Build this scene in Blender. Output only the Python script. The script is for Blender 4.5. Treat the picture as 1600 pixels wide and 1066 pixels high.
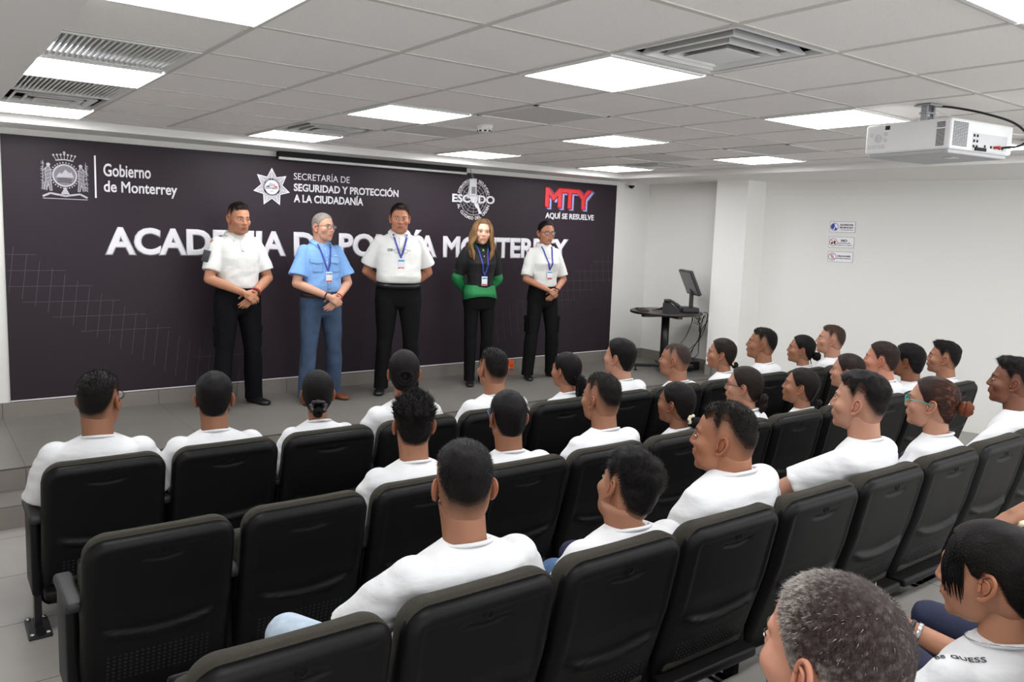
import bpy, bmesh, math, random
import numpy as np
from mathutils import Vector, Matrix, Euler, noise
from mathutils.bvhtree import BVHTree

PI = math.pi
for o in list(bpy.data.objects):
    bpy.data.objects.remove(o)
SC = bpy.context.scene
COL = SC.collection

# ---------------------------------------------------------------- camera
CAMZ = 1.777
YAW, PITCH, ROLL = 0.6406, -0.1183, 0.0331
_f = Vector((math.sin(YAW) * math.cos(PITCH), math.cos(YAW) * math.cos(PITCH), math.sin(PITCH)))
_r = Vector((math.cos(YAW), -math.sin(YAW), 0))
_u = _r.cross(_f)
_r2 = _r * math.cos(ROLL) + _u * math.sin(ROLL)
_u2 = _u * math.cos(ROLL) - _r * math.sin(ROLL)
camd = bpy.data.cameras.new('camera')
cam = bpy.data.objects.new('camera', camd)
COL.objects.link(cam)
camd.sensor_width = 36
camd.lens = 1243.8 / 1600 * 36
camd.shift_x = (800 - 776.7) / 1600
camd.shift_y = (509.2 - 533) / 1600
camd.clip_start = 0.05
cam.matrix_world = Matrix(((_r2.x, _u2.x, -_f.x, 0), (_r2.y, _u2.y, -_f.y, 0), (_r2.z, _u2.z, -_f.z, CAMZ), (0, 0, 0, 1)))
SC.camera = cam

# ---------------------------------------------------------------- world and exposure
LIGHT = 18.0           # radiance of the ceiling light panels
world = bpy.data.worlds.new('world')
SC.world = world
world.use_nodes = True
world.node_tree.nodes['Background'].inputs[0].default_value = (0.95, 0.98, 1.0, 1)
world.node_tree.nodes['Background'].inputs[1].default_value = 2.6
SC.view_settings.view_transform = 'Standard'
SC.view_settings.look = 'None'
SC.view_settings.exposure = 0.05
SC.view_settings.gamma = 1
SC.view_settings.use_curve_mapping = False
try:
    SC.cycles.max_bounces = 8
    SC.cycles.diffuse_bounces = 5
    SC.cycles.use_denoising = True
except Exception:
    pass

# ---------------------------------------------------------------- helpers
def lin(c):
    return tuple(((v / 255) / 12.92 if v / 255 <= 0.04045 else (((v / 255) + 0.055) / 1.055) ** 2.4) for v in c)

def mat(name, rgb, rough=0.6, metal=0.0, spec=0.5, noise_amt=0.0, noise_scale=40, bump=0.0, bump_scale=60, attr=None, emit=None, stretch=None, sheen=0.0):
    m = bpy.data.materials.new(name)
    m.use_nodes = True
    nt = m.node_tree
    b = nt.nodes['Principled BSDF']
    col = (*lin(rgb), 1)
    b.inputs['Base Color'].default_value = col
    b.inputs['Roughness'].default_value = rough
    b.inputs['Metallic'].default_value = metal
    b.inputs['Specular IOR Level'].default_value = spec
    if sheen:
        b.inputs['Sheen Weight'].default_value = sheen
    tc = nt.nodes.new('ShaderNodeTexCoord')
    mp = nt.nodes.new('ShaderNodeMapping')
    nt.links.new(tc.outputs['Object'], mp.inputs[0])
    if stretch:
        mp.inputs['Scale'].default_value = stretch
    src = None
    if attr:
        a = nt.nodes.new('ShaderNodeAttribute')
        a.attribute_name = attr
        src = a.outputs['Color']
        nt.links.new(src, b.inputs['Base Color'])
    if noise_amt:
        n = nt.nodes.new('ShaderNodeTexNoise')
        n.inputs['Scale'].default_value = noise_scale
        n.inputs['Detail'].default_value = 4
        nt.links.new(mp.outputs[0], n.inputs['Vector'])
        mr = nt.nodes.new('ShaderNodeMapRange')
        mr.inputs['From Min'].default_value = 0.3
        mr.inputs['From Max'].default_value = 0.7
        mr.inputs['To Min'].default_value = 1 - noise_amt
        mr.inputs['To Max'].default_value = 1 + noise_amt
        nt.links.new(n.outputs['Fac'], mr.inputs['Value'])
        mx = nt.nodes.new('ShaderNodeMix')
        mx.data_type = 'RGBA'
        mx.blend_type = 'MULTIPLY'
        mx.inputs[0].default_value = 1
        mx.inputs[6].default_value = col
        if src:
            nt.links.new(src, mx.inputs[6])
        nt.links.new(mr.outputs[0], mx.inputs[7])
        nt.links.new(mx.outputs[2], b.inputs['Base Color'])
    if bump:
        n = nt.nodes.new('ShaderNodeTexNoise')
        n.inputs['Scale'].default_value = bump_scale
        n.inputs['Detail'].default_value = 3
        nt.links.new(mp.outputs[0], n.inputs['Vector'])
        bp = nt.nodes.new('ShaderNodeBump')
        bp.inputs['Strength'].default_value = bump
        bp.inputs['Distance'].default_value = 0.01
        nt.links.new(n.outputs['Fac'], bp.inputs['Height'])
        nt.links.new(bp.outputs[0], b.inputs['Normal'])
    if emit:
        b.inputs['Emission Color'].default_value = (*emit[0], 1)
        b.inputs['Emission Strength'].default_value = emit[1]
    return m

def empty(name, loc=(0, 0, 0), rz=0.0, label=None, cat=None, group=None):
    o = bpy.data.objects.new(name, None)
    COL.objects.link(o)
    o.empty_display_size = 0.1
    o.location = loc
    o.rotation_euler = (0, 0, rz)
    tag(o, label, cat, group)
    return o

def tag(o, label=None, cat=None, group=None, kind=None):
    if label: o['label'] = label
    if cat: o['category'] = cat
    if group: o['group'] = group
    if kind: o['kind'] = kind
    return o

def link(name, me, parent=None, m=None, smooth=False, loc=None):
    o = bpy.data.objects.new(name, me)
    COL.objects.link(o)
    if m is not None:
        me.materials.clear()
        for k in (m if isinstance(m, (list, tuple)) else [m]):
            me.materials.append(k)
    if smooth:
        me.polygons.foreach_set('use_smooth', [True] * len(me.polygons))
    if parent is not None:
        o.parent = parent
    if loc is not None:
        o.location = loc
    return o

def fin(name, bm, m=None, parent=None, smooth=False, loc=None):
    bmesh.ops.recalc_face_normals(bm, faces=bm.faces)
    me = bpy.data.meshes.new(name)
    bm.to_mesh(me)
    bm.free()
    return link(name, me, parent, m, smooth, loc)

def fresh():
    return bmesh.new()

def box(bm, x0, x1, y0, y1, z0, z1, M=None, mi=0):
    vs = [bm.verts.new((x, y, z)) for x in (x0, x1) for y in (y0, y1) for z in (z0, z1)]
    if M is not None:
        for v in vs: v.co = M @ v.co
    for q in ((0, 1, 3, 2), (4, 6, 7, 5), (0, 4, 5, 1), (2, 3, 7, 6), (0, 2, 6, 4), (1, 5, 7, 3)):
        f = bm.faces.new([vs[i] for i in q])
        f.material_index = mi
    return vs

def bevbox(bm, x0, x1, y0, y1, z0, z1, r=0.005, seg=2, M=None):
    t = bmesh.new()
    box(t, x0, x1, y0, y1, z0, z1)
    bmesh.ops.recalc_face_normals(t, faces=t.faces)
    bmesh.ops.bevel(t, geom=t.edges[:], offset=r, segments=seg, affect='EDGES', profile=0.5)
    if M is not None:
        bmesh.ops.transform(t, matrix=M, verts=t.verts)
    merge(bm, t)

def merge(bm, t, mi=None):
    mp = {}
    for v in t.verts:
        mp[v] = bm.verts.new(v.co)
    for f in t.faces:
        try:
            nf = bm.faces.new([mp[v] for v in f.verts])
            nf.material_index = f.material_index if mi is None else mi
            nf.smooth = f.smooth
        except ValueError:
            pass
    t.free()

def loft(bm, rings, closed=True, caps=True, mi=0):
    R = [[bm.verts.new(p) for p in r] for r in rings]
    n = len(R[0])
    for a, b in zip(R, R[1:]):
        for i in range(n if closed else n - 1):
            j = (i + 1) % n
            f = bm.faces.new((a[i], a[j], b[j], b[i]))
            f.material_index = mi
            f.smooth = True
    if caps and closed:
        for q in (R[0][::-1], R[-1]):
            f = bm.faces.new(q)
            f.material_index = mi

def frame_of(d):
    d = Vector(d).normalized()
    a = Vector((0, 0, 1)) if abs(d.z) < 0.9 else Vector((1, 0, 0))
    u = d.cross(a).normalized()
    return u, d.cross(u).normalized(), d

def tube(bm, pts, rad, n=8, mi=0, flat=1.0):
    """a bent round bar; rad is one radius or one per point"""
    pts = [Vector(p) for p in pts]
    rs = rad if isinstance(rad, (list, tuple)) else [rad] * len(pts)
    rings = []
    u = None
    for i, p in enumerate(pts):
        d = (pts[min(i + 1, len(pts) - 1)] - pts[max(i - 1, 0)]).normalized()
        if u is None:
            u, v, _ = frame_of(d)
        else:
            u = (u - d * u.dot(d)).normalized()
            v = d.cross(u)
        rings.append([p + (u * math.cos(t) + v * math.sin(t) * flat) * rs[i] for t in (2 * PI * k / n for k in range(n))])
    loft(bm, rings, mi=mi)

def bez(pts, n=8):
    """Catmull-Rom through the points"""
    P = [Vector(p) for p in pts]
    P = [P[0] * 2 - P[1]] + P + [P[-1] * 2 - P[-2]]
    out = []
    for i in range(1, len(P) - 2):
        for k in range(n):
            t = k / n
            out.append(0.5 * ((2 * P[i]) + (P[i + 1] - P[i - 1]) * t + (2 * P[i - 1] - 5 * P[i] + 4 * P[i + 1] - P[i + 2]) * t * t + (3 * P[i] - P[i - 1] - 3 * P[i + 1] + P[i + 2]) * t ** 3))
    out.append(P[-2])
    return out

def cap(bm, p0, p1, r0, r1, n=14, k=5):
    """tapered capsule"""
    p0, p1 = Vector(p0), Vector(p1)
    u, v, d = frame_of(p1 - p0 if (p1 - p0).length > 1e-6 else (0, 0, 1))
    rings = []
    for i in range(k):
        a = PI / 2 * (1 - (i + 0.15) / k)
        rings.append((p0 - d * r0 * math.sin(a), r0 * math.cos(a)))
    rings.append((p0, r0)); rings.append((p1, r1))
    for i in range(k):
        a = PI / 2 * ((i + 0.85) / k)
        rings.append((p1 + d * r1 * math.sin(a), r1 * math.cos(a)))
    loft(bm, [[c + (u * math.cos(t) + v * math.sin(t)) * r for t in (2 * PI * j / n for j in range(n))] for c, r in rings])

def ell(bm, c, r, M=None, n=18, k=11):
    rings = []
    for i in range(k):
        a = -PI / 2 + PI * (i + 0.3) / (k - 0.4)
        ring = []
        for j in range(n):
            t = 2 * PI * j / n
            p = Vector((r[0] * math.cos(a) * math.cos(t), r[1] * math.cos(a) * math.sin(t), r[2] * math.sin(a)))
            if M is not None: p = M @ p
            ring.append(p + Vector(c))
        rings.append(ring)
    loft(bm, rings)

def sring(c, rx, ryf, ryb, n=32, e=2.3, rot=None):
    """superellipse ring around c in the XY plane, separate front (+y) and back depth"""
    out = []
    for i in range(n):
        t = 2 * PI * i / n
        ct, st = math.cos(t), math.sin(t)
        x = rx * math.copysign(abs(ct) ** (2 / e), ct)
        y = (ryf if st > 0 else ryb) * math.copysign(abs(st) ** (2 / e), st)
        p = Vector((x, y, 0))
        if rot is not None: p = rot @ p
        out.append(Vector(c) + p)
    return out

def remesh(bm, voxel, smooth=4, fac=0.5):
    """fuse overlapping closed shapes into one continuous skin; returns (verts, faces)"""
    bmesh.ops.recalc_face_normals(bm, faces=bm.faces)
    me = bpy.data.meshes.new('tmp')
    bm.to_mesh(me)
    bm.free()
    o = bpy.data.objects.new('tmp', me)
    COL.objects.link(o)
    r = o.modifiers.new('r', 'REMESH')
    r.mode = 'VOXEL'
    r.voxel_size = voxel
    if smooth:
        s = o.modifiers.new('s', 'SMOOTH')
        s.factor = fac
        s.iterations = smooth
    dg = bpy.context.evaluated_depsgraph_get()
    ev = o.evaluated_get(dg)
    m2 = ev.to_mesh()
    V = np.empty(len(m2.vertices) * 3)
    m2.vertices.foreach_get('co', V)
    V = V.reshape(-1, 3)
    Fs = [tuple(p.vertices) for p in m2.polygons]
    ev.to_mesh_clear()
    bpy.data.objects.remove(o)
    bpy.data.meshes.remove(me)
    return V, Fs

def np_mesh(name, V, Fs, colors=None):
    me = bpy.data.meshes.new(name)
    me.from_pydata([tuple(v) for v in V], [], Fs)
    me.polygons.foreach_set('use_smooth', [True] * len(me.polygons))
    if colors is not None:
        a = me.color_attributes.new('tone', 'FLOAT_COLOR', 'POINT')
        c = np.ones((len(V), 4))
        c[:, :3] = colors
        a.data.foreach_set('color', c.ravel())
    me.update()
    return me

def struct(name, bm, m, smooth=False):
    o = fin(name, bm, m, None, smooth)
    o['kind'] = 'structure'
    return o
# ---------------------------------------------------------------- materials of the place
def tile_mat(name, c1, c2, grout, bw, bh, ox, oy, rough):
    m = bpy.data.materials.new(name)
    m.use_nodes = True
    nt = m.node_tree
    b = nt.nodes['Principled BSDF']
    tc = nt.nodes.new('ShaderNodeTexCoord')
    mp = nt.nodes.new('ShaderNodeMapping')
    mp.inputs['Location'].default_value = (ox, oy, 0)
    nt.links.new(tc.outputs['Object'], mp.inputs[0])
    br = nt.nodes.new('ShaderNodeTexBrick')
    br.offset = 0
    br.inputs['Scale'].default_value = 1
    br.inputs['Brick Width'].default_value = bw
    br.inputs['Row Height'].default_value = bh
    br.inputs['Mortar Size'].default_value = 0.0035
    br.inputs['Mortar Smooth'].default_value = 0.1
    br.inputs['Color1'].default_value = (*lin(c1), 1)
    br.inputs['Color2'].default_value = (*lin(c2), 1)
    br.inputs['Mortar'].default_value = (*lin(grout), 1)
    nt.links.new(mp.outputs[0], br.inputs['Vector'])
    n = nt.nodes.new('ShaderNodeTexNoise')
    n.inputs['Scale'].default_value = 3
    n.inputs['Detail'].default_value = 6
    nt.links.new(tc.outputs['Object'], n.inputs['Vector'])
    mr = nt.nodes.new('ShaderNodeMapRange')
    mr.inputs['To Min'].default_value = 0.85
    mr.inputs['To Max'].default_value = 1.15
    nt.links.new(n.outputs['Fac'], mr.inputs['Value'])
    mx = nt.nodes.new('ShaderNodeMix')
    mx.data_type = 'RGBA'; mx.blend_type = 'MULTIPLY'; mx.inputs[0].default_value = 1
    nt.links.new(br.outputs['Color'], mx.inputs[6])
    nt.links.new(mr.outputs[0], mx.inputs[7])
    nt.links.new(mx.outputs[2], b.inputs['Base Color'])
    b.inputs['Roughness'].default_value = rough
    return m

M_floor = tile_mat('porcelain floor', (150, 146, 141), (146, 142, 137), (92, 88, 84), 1.1, 0.55, -0.53, -0.03, 0.38)
M_stage_dimmed = tile_mat('porcelain stage dimmed', (112, 108, 103), (108, 104, 99), (84, 80, 76), 1.1, 1.4, -0.53, -5.44, 0.4)  # floor tile again, with the dimmer light on the stage put into its colour
M_riser = tile_mat('porcelain riser', (126, 119, 113), (122, 116, 110), (84, 80, 76), 1.1, 5, -0.53, 0, 0.45)
M_wall = mat('white wall paint', (226, 224, 220), 0.7, bump=0.05, bump_scale=150)
M_plaster = mat('white plaster', (226, 224, 221), 0.75)
M_tile = mat('mineral ceiling tile', (236, 232, 228), 0.9, noise_amt=0.05, noise_scale=220, bump=0.25, bump_scale=260)
M_tbar = mat('white metal ceiling grid', (196, 193, 188), 0.5)
M_whitemetal = mat('white enamelled metal', (222, 221, 219), 0.4)
M_greymetal = mat('grey duct metal', (92, 92, 94), 0.6)
M_black = mat('black recess', (18, 18, 19), 0.8)
M_panel = mat('lit acrylic panel', (250, 250, 250), 0.5, emit=((0.965, 0.985, 1.0), LIGHT))
M_perf = mat('perforated grey metal', (204, 202, 199), 0.6, noise_amt=0.1, noise_scale=300)

# ---------------------------------------------------------------- shell of the room
CZ, SZ = 2.461, 2.404           # ceiling, lower plaster border
GM, GX, GY = 0.5795, 0.4454, 2.2664
BW = 6.84                       # back wall
STG, TRD = 0.267, 0.1335
PLAT, PLAT2 = 0.09, 0.19

bm = fresh(); box(bm, -0.9, 9.6, -1.6, 5.13, -0.1, 0.0); struct('floor', bm, M_floor)
bm = fresh(); box(bm, 0.30, 9.6, -1.6, 2.72, 0.0, PLAT); struct('floor_rear_platform', bm, M_floor)
bm = fresh(); box(bm, 0.30, 9.6, -1.6, 1.66, PLAT, PLAT2); struct('floor_upper_platform', bm, M_floor)
bm = fresh(); box(bm, -0.9, 8.2, 5.44, 7.0, 0.0, STG); struct('floor_stage', bm, M_stage_dimmed)
bm = fresh(); box(bm, -0.9, 8.2, 5.13, 5.44, 0.0, TRD); struct('floor_stage_step', bm, M_stage_dimmed)
bm = fresh(); box(bm, -0.9, 8.0, 5.432, 5.4405, TRD, STG - 0.012); box(bm, -0.9, 8.0, 5.122, 5.131, 0, TRD - 0.012); struct('trim_stage_risers', bm, M_riser)
bm = fresh(); box(bm, -1.0, 7.5, BW, BW + 0.15, 0, 2.6); struct('wall_back', bm, M_wall)
bm = fresh(); box(bm, -1.05, -0.9, -1.6, BW + 0.15, 0, 2.6); struct('wall_left', bm, M_wall)
bm = fresh(); box(bm, 7.36, 7.5, 5.5, BW + 0.1, 0, 2.6); struct('wall_right_stage', bm, M_wall)
def prism(bm, poly, z0, z1):
    lo = [bm.verts.new((x, y, z0)) for x, y in poly]
    hi = [bm.verts.new((x, y, z1)) for x, y in poly]
    n = len(poly)
    for i in range(n):
        j = (i + 1) % n
        bm.faces.new((lo[i], lo[j], hi[j], hi[i]))
    bm.faces.new(lo[::-1]); bm.faces.new(hi)
bm = fresh(); prism(bm, [(7.11, 5.63), (7.25, 5.33), (7.66, 5.34), (7.66, 5.63)], 0, 2.6); struct('wall_right_column', bm, M_wall)
bm = fresh(); prism(bm, [(7.57, 5.36), (9.53, -1.35), (9.7, -1.35), (7.8, 5.5)], 0, 2.6); struct('wall_right', bm, M_wall)
bm = fresh(); box(bm, -0.9, 7.355, BW - 0.012, BW + 0.01, STG, 0.385); struct('baseboard_back', bm, M_riser)
bm = fresh(); box(bm, 7.348, 7.37, 5.63, BW - 0.012, STG, 0.385); prism(bm, [(7.1, 5.632), (7.19, 5.44), (7.21, 5.44), (7.13, 5.632)], STG, 0.385); struct('baseboard_right', bm, M_riser)

# lower plaster border round the suspended ceiling
bm = fresh()
box(bm, -0.9, 0.46, -1.6, BW, SZ, 2.6)
box(bm, 0.46, 7.5, 6.45, BW, SZ, 2.6)
prism(bm, [(6.47, 6.45), (6.8, -1.6), (9.6, -1.6), (7.6, 5.6), (7.4, 6.45)], SZ, 2.6)
struct('ceiling_plaster_border', bm, M_plaster)
bm = fresh()
for j in (2, 4):
    x0, x1 = 7.02, 7.5
bmesh.ops.create_grid  # (kept simple: the border is plain plaster)
bm.free()

J0, J1, I1 = -6, 7, 10
lights = [(3, 0), (3, 3), (6, 3), (6, 0), (6, 6), (3, 6), (0, 3), (0, 0), (0, 6), (9, 6), (9, 3), (9, 0), (3, -3), (6, -3), (0, -3), (9, -3)]
diffs = [(3, -1), (3, 5), (9, 5), (0, 5), (9, -1)]
louvres = [(0, 2), (0, 4)]
perfs = [(4, 2), (4, 4), (8, 2), (8, 4)]
used = set(lights + diffs + louvres + perfs)
def cell(i, j):
    return GX + i * GM, GX + (i + 1) * GM, GY + j * GM, GY + (j + 1) * GM
bm = fresh()
for i in range(0, I1):
    for j in range(J0, J1):
        if (i, j) in used: continue
        x0, x1, y0, y1 = cell(i, j)
        box(bm, x0, x1, y0, y1, CZ + 0.004, CZ + 0.02)
struct('ceiling', bm, M_tile)
bm = fresh()
box(bm, GX + I1 * GM, 6.85, -1.6, 6.46, CZ, CZ + 0.02)
box(bm, 0.44, GX + I1 * GM, GY + J1 * GM, 6.46, CZ, CZ + 0.02)
struct('ceiling_edge_strip', bm, M_plaster)
bm = fresh()
for i in range(0, I1 + 1):
    x = GX + i * GM
    box(bm, x - 0.011, x + 0.011, GY + J0 * GM, GY + J1 * GM, CZ + 0.001, CZ + 0.006)
for j in range(J0, J1 + 1):
    y = GY + j * GM
    box(bm, GX, GX + I1 * GM, y - 0.011, y + 0.011, CZ + 0.0007, CZ + 0.0057)
struct('trim_ceiling_grid', bm, M_tbar)

where_light = {
    (0, 0): 'ceiling light panel cut off by the top edge, nearest the left plaster border',
    (0, 3): 'lit ceiling panel between two slatted grilles at the left plaster border',
    (0, 6): 'lit ceiling panel at the far left, above the city crest end of the dark wall',
    (3, -3): 'ceiling light panel cut off by the top right corner of the photo',
    (3, 0): 'large square lit ceiling panel touching the big square air diffuser',
    (3, 3): 'lit ceiling panel midway, left of the smoke detector',
    (3, 6): 'lit ceiling panel close to the back wall above the star badge lettering',
    (6, 0): 'lit ceiling panel just left of the hanging projector',
    (6, 3): 'lit ceiling panel right of the smoke detector and beyond the grey perforated panel',
    (6, 6): 'lit ceiling panel close to the back wall above the round target emblem',
    (9, 0): 'lit ceiling panel partly hidden behind the hanging projector',
    (9, 3): 'lit ceiling panel by the right plaster border above the white column',
    (9, 6): 'lit ceiling panel in the far right corner above the red letters',
    (0, -3): 'lit ceiling panel behind the camera by the left plaster border',
    (6, -3): 'lit ceiling panel behind the camera in the middle of the ceiling',
    (9, -3): 'lit ceiling panel behind the camera by the right plaster border'}
bmf = fresh()
h = GM / 2
for s in (-1, 1):
    box(bmf, s * h - 0.016 if s > 0 else -h + 0.008, h - 0.008 if s > 0 else -h + 0.016 + 0.008, -h + 0.008, h - 0.008, -0.004, 0.03)
    box(bmf, -h + 0.024, h - 0.024, min(s * (h - 0.024), s * (h - 0.008)), max(s * (h - 0.024), s * (h - 0.008)), -0.004, 0.03)
bmesh.ops.recalc_face_normals(bmf, faces=bmf.faces)
me_frame = bpy.data.meshes.new('frame'); bmf.to_mesh(me_frame); bmf.free(); me_frame.materials.append(M_whitemetal)
bmf = fresh(); box(bmf, -h + 0.022, h - 0.022, -h + 0.022, h - 0.022, 0.0, 0.012)
bmesh.ops.recalc_face_normals(bmf, faces=bmf.faces)
me_pan = bpy.data.meshes.new('diffuser_panel'); bmf.to_mesh(me_pan); bmf.free(); me_pan.materials.append(M_panel)
for (i, j) in lights:
    x0, x1, y0, y1 = cell(i, j)
    e = empty('ceiling_light', ((x0 + x1) / 2, (y0 + y1) / 2, CZ - 0.003), 0, where_light[(i, j)], 'light', 'square ceiling lights')
    link('frame', me_frame, e); link('diffuser_panel', me_pan, e)

where_diff = {(3, -1): 'large white square air diffuser with nested rings and dark slots, beside the big light panel',
              (3, 5): 'white square air diffuser near the back wall, behind the middle light panel',
              (9, 5): 'white square air diffuser in the far right corner of the ceiling',
              (0, 5): 'white square air diffuser between grille and light at the far left of the ceiling',
              (9, -1): 'white square air diffuser at the right edge beyond the projector'}
for (i, j) in diffs:
    x0, x1, y0, y1 = cell(i, j)
    e = empty('air_diffuser', ((x0 + x1) / 2, (y0 + y1) / 2, CZ), 0, where_diff[(i, j)], 'air vent', 'square ceiling air diffusers')
    def sq(bm, a, z0, b, z1, flip=False):
        P = [(-1, -1), (1, -1), (1, 1), (-1, 1)]
        lo = [bm.verts.new((p[0] * a, p[1] * a, z0)) for p in P]
        hi = [bm.verts.new((p[0] * b, p[1] * b, z1)) for p in P]
        for k in range(4):
            bm.faces.new((lo[k], lo[(k + 1) % 4], hi[(k + 1) % 4], hi[k]))
    bm = fresh(); a = GM / 2 - 0.01
    sq(bm, a, 0.002, a, 0.13); bm.faces.new([bm.verts.new((p[0] * a, p[1] * a, 0.13)) for p in ((-1, -1), (1, -1), (1, 1), (-1, 1))])
    fin('duct_housing', bm, M_black, e)
    bm = fresh()
    for (ro, zo, ri, zi) in ((0.212, -0.004, 0.185, 0.012), (0.150, -0.008, 0.125, 0.010)):
        sq(bm, ro, zo, ro - 0.012, zo - 0.002); sq(bm, ro - 0.012, zo - 0.002, ri, zi); sq(bm, ro, zo, ri + 0.008, zi + 0.012)
    fin('blade_rings', bm, M_whitemetal, e)
    bm = fresh(); sq(bm, a, 0.0, a - 0.022, 0.0); sq(bm, a - 0.022, 0.0, a - 0.022, 0.02); fin('frame', bm, M_whitemetal, e)
    bm = fresh(); sq(bm, 0.100, -0.012, 0.090, -0.014); bm.faces.new([bm.verts.new((p[0] * 0.090, p[1] * 0.090, -0.014)) for p in ((-1, -1), (1, -1), (1, 1), (-1, 1))]); sq(bm, 0.100, -0.012, 0.02, 0.05)
    fin('centre_plate', bm, M_whitemetal, e)
for (i, j) in louvres:
    x0, x1, y0, y1 = cell(i, j)
    e = empty('return_grille', ((x0 + x1) / 2, (y0 + y1) / 2, CZ), 0,
              'slatted white air return grille on the near side of the left light panel' if j == 2 else 'slatted white air return grille on the far side of the left light panel', 'air vent', 'slatted ceiling grilles')
    a = GM / 2 - 0.012
    bm = fresh()
    box(bm, -a, a, -a, -a + 0.02, -0.003, 0.02); box(bm, -a, a, a - 0.02, a, -0.003, 0.02)
    box(bm, -a, -a + 0.02, -a + 0.02, a - 0.02, -0.003, 0.02); box(bm, a - 0.02, a, -a + 0.02, a - 0.02, -0.003, 0.02)
    fin('frame', bm, M_whitemetal, e)
    bm = fresh()
    for k in range(24):
        x = -a + 0.03 + (2 * a - 0.06) * k / 23
        box(bm, -0.003, 0.003, -a + 0.02, a - 0.02, -0.012, 0.012, Matrix.Translation((x, 0, 0.012)) @ Matrix.Rotation(math.radians(20), 4, 'Y'))
    fin('slats', bm, M_whitemetal, e)
    bm = fresh(); box(bm, -a, a, -a, a, 0.06, 0.07); fin('duct', bm, M_black, e)
where_perf = {(4, 2): 'grey perforated ceiling panel right of the smoke detector', (4, 4): 'grey perforated ceiling panel on the wall side of the smoke detector',
              (8, 2): 'grey perforated ceiling panel above the white column light', (8, 4): 'grey perforated ceiling panel near the far right corner air diffuser'}
for (i, j) in perfs:
    x0, x1, y0, y1 = cell(i, j)
    bm = fresh()
    e = empty('perforated_panel', ((x0 + x1) / 2, (y0 + y1) / 2, CZ), 0, where_perf[(i, j)], 'air vent', 'perforated ceiling panels')
    a = GM / 2 - 0.012
    box(bm, -a, a, -a, a, 0.0, 0.012); fin('perforated_plate', bm, M_perf, e)
    bm = fresh()
    box(bm, -a, a, -a, -a + 0.018, -0.004, 0.004); box(bm, -a, a, a - 0.018, a, -0.004, 0.004)
    box(bm, -a, -a + 0.018, -a, a, -0.004, 0.004); box(bm, a - 0.018, a, -a, a, -0.004, 0.004)
    fin('frame', bm, M_whitemetal, e)

# smoke detector
e = empty('smoke_detector', (3.08, 4.34, CZ), 0, 'white round smoke detector on the ceiling', 'smoke detector')
def lathe(bm, prof, n=28, mi=0):
    loft(bm, [[(r * math.cos(2 * PI * k / n), r * math.sin(2 * PI * k / n), z) for k in range(n)] for r, z in prof], mi=mi)
bm = fresh(); lathe(bm, [(0.055, 0.003), (0.055, -0.012), (0.05, -0.016), (0.048, -0.03)]); fin('base', bm, M_whitemetal, e)
bm = fresh(); lathe(bm, [(0.048, -0.03), (0.046, -0.042), (0.036, -0.047)]); fin('sensor_head', bm, M_whitemetal, e)
bm = fresh()
for k in range(9):
    t = 2 * PI * k / 9
    box(bm, 0.036, 0.0485, -0.009, 0.009, -0.043, -0.033, Matrix.Rotation(t, 4, 'Z'))
fin('sensor_slots', bm, M_black, e)
# dome camera on the back right corner of the border
e = empty('security_camera', (6.98, 6.78, SZ), 0, 'small white dome security camera in the far corner, dark lens dome', 'camera')
bm = fresh(); lathe(bm, [(0.05, 0.0), (0.05, -0.02), (0.042, -0.035)]); box(bm, -0.05, 0.05, 0.0, 0.06, -0.03, 0.0); fin('housing', bm, M_whitemetal, e)
bm = fresh(); ell(bm, (0, 0, -0.035), (0.038, 0.038, 0.038)); fin('dome', bm, mat('dark dome', (14, 14, 16), 0.1), e, True)
bm = fresh(); box(bm, -0.12, -0.04, 0.03, 0.06, -0.012, 0); fin('bracket', bm, M_whitemetal, e)

# projector
e = empty('projector', (4.185, 1.99, 2.215), math.radians(-8), 'white ceiling projector with vent grilles and ports, lens towards the back wall', 'projector')
M_pw = mat('white projector plastic', (226, 226, 226), 0.4)
M_pg = mat('grey projector plastic', (176, 176, 178), 0.5)
bm = fresh(); bevbox(bm, -0.25, 0.25, -0.245, 0.205, 0.012, 0.155, 0.012, 3); fin('casing', bm, M_pw, e)
bm = fresh(); bevbox(bm, -0.235, 0.235, -0.23, 0.19, -0.006, 0.014, 0.008, 2); box(bm, -0.06, 0.0, -0.14, -0.09, -0.0075, -0.005); fin('underside', bm, M_pg, e)
bm = fresh(); box(bm, -0.05, 0.01, -0.13, -0.09, -0.0085, -0.006); fin('sticker', bm, M_whitemetal, e)
M_vent = mat('dark vent', (40, 40, 44), 0.7)
bm = fresh()
for k in range(17):
    z = 0.028 + k * 0.0066
    if k == 12: continue
    for r in range(1): box(bm, -0.2515, -0.2495, -0.215, -0.175, z, z + 0.0036)
fin('side_vent', bm, M_vent, e)
bm = fresh()
for k in range(17):
    z = 0.028 + k * 0.0066
    for c in range(7):
        box(bm, -0.235 + c * 0.0165, -0.2215 + c * 0.0165, -0.2465, -0.2445, z, z + 0.0036)
fin('rear_vent', bm, M_vent, e)
bm = fresh(); box(bm, -0.08, 0.2, -0.2465, -0.2445, 0.018, 0.098); fin('port_bay', bm, mat('port bay grey', (196, 196, 198), 0.5), e)
bm = fresh()
for k, (x, z) in enumerate([(-0.07, 0.085), (-0.045, 0.085), (-0.07, 0.06), (-0.045, 0.06), (-0.07, 0.035), (-0.045, 0.035), (0.02, 0.04), (0.07, 0.04), (0.1, 0.04), (0.14, 0.04), (0.165, 0.04)]):
    box(bm, x - 0.006, x + 0.006, -0.2485, -0.246, z - 0.006, z + 0.006)
    fin('port', bm, M_black, e); bm = fresh()
bevbox(bm, -0.06, 0.03, -0.252, -0.246, 0.016, 0.032, 0.002)
fin('connector', bm, M_black, e)
bm = fresh()
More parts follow.
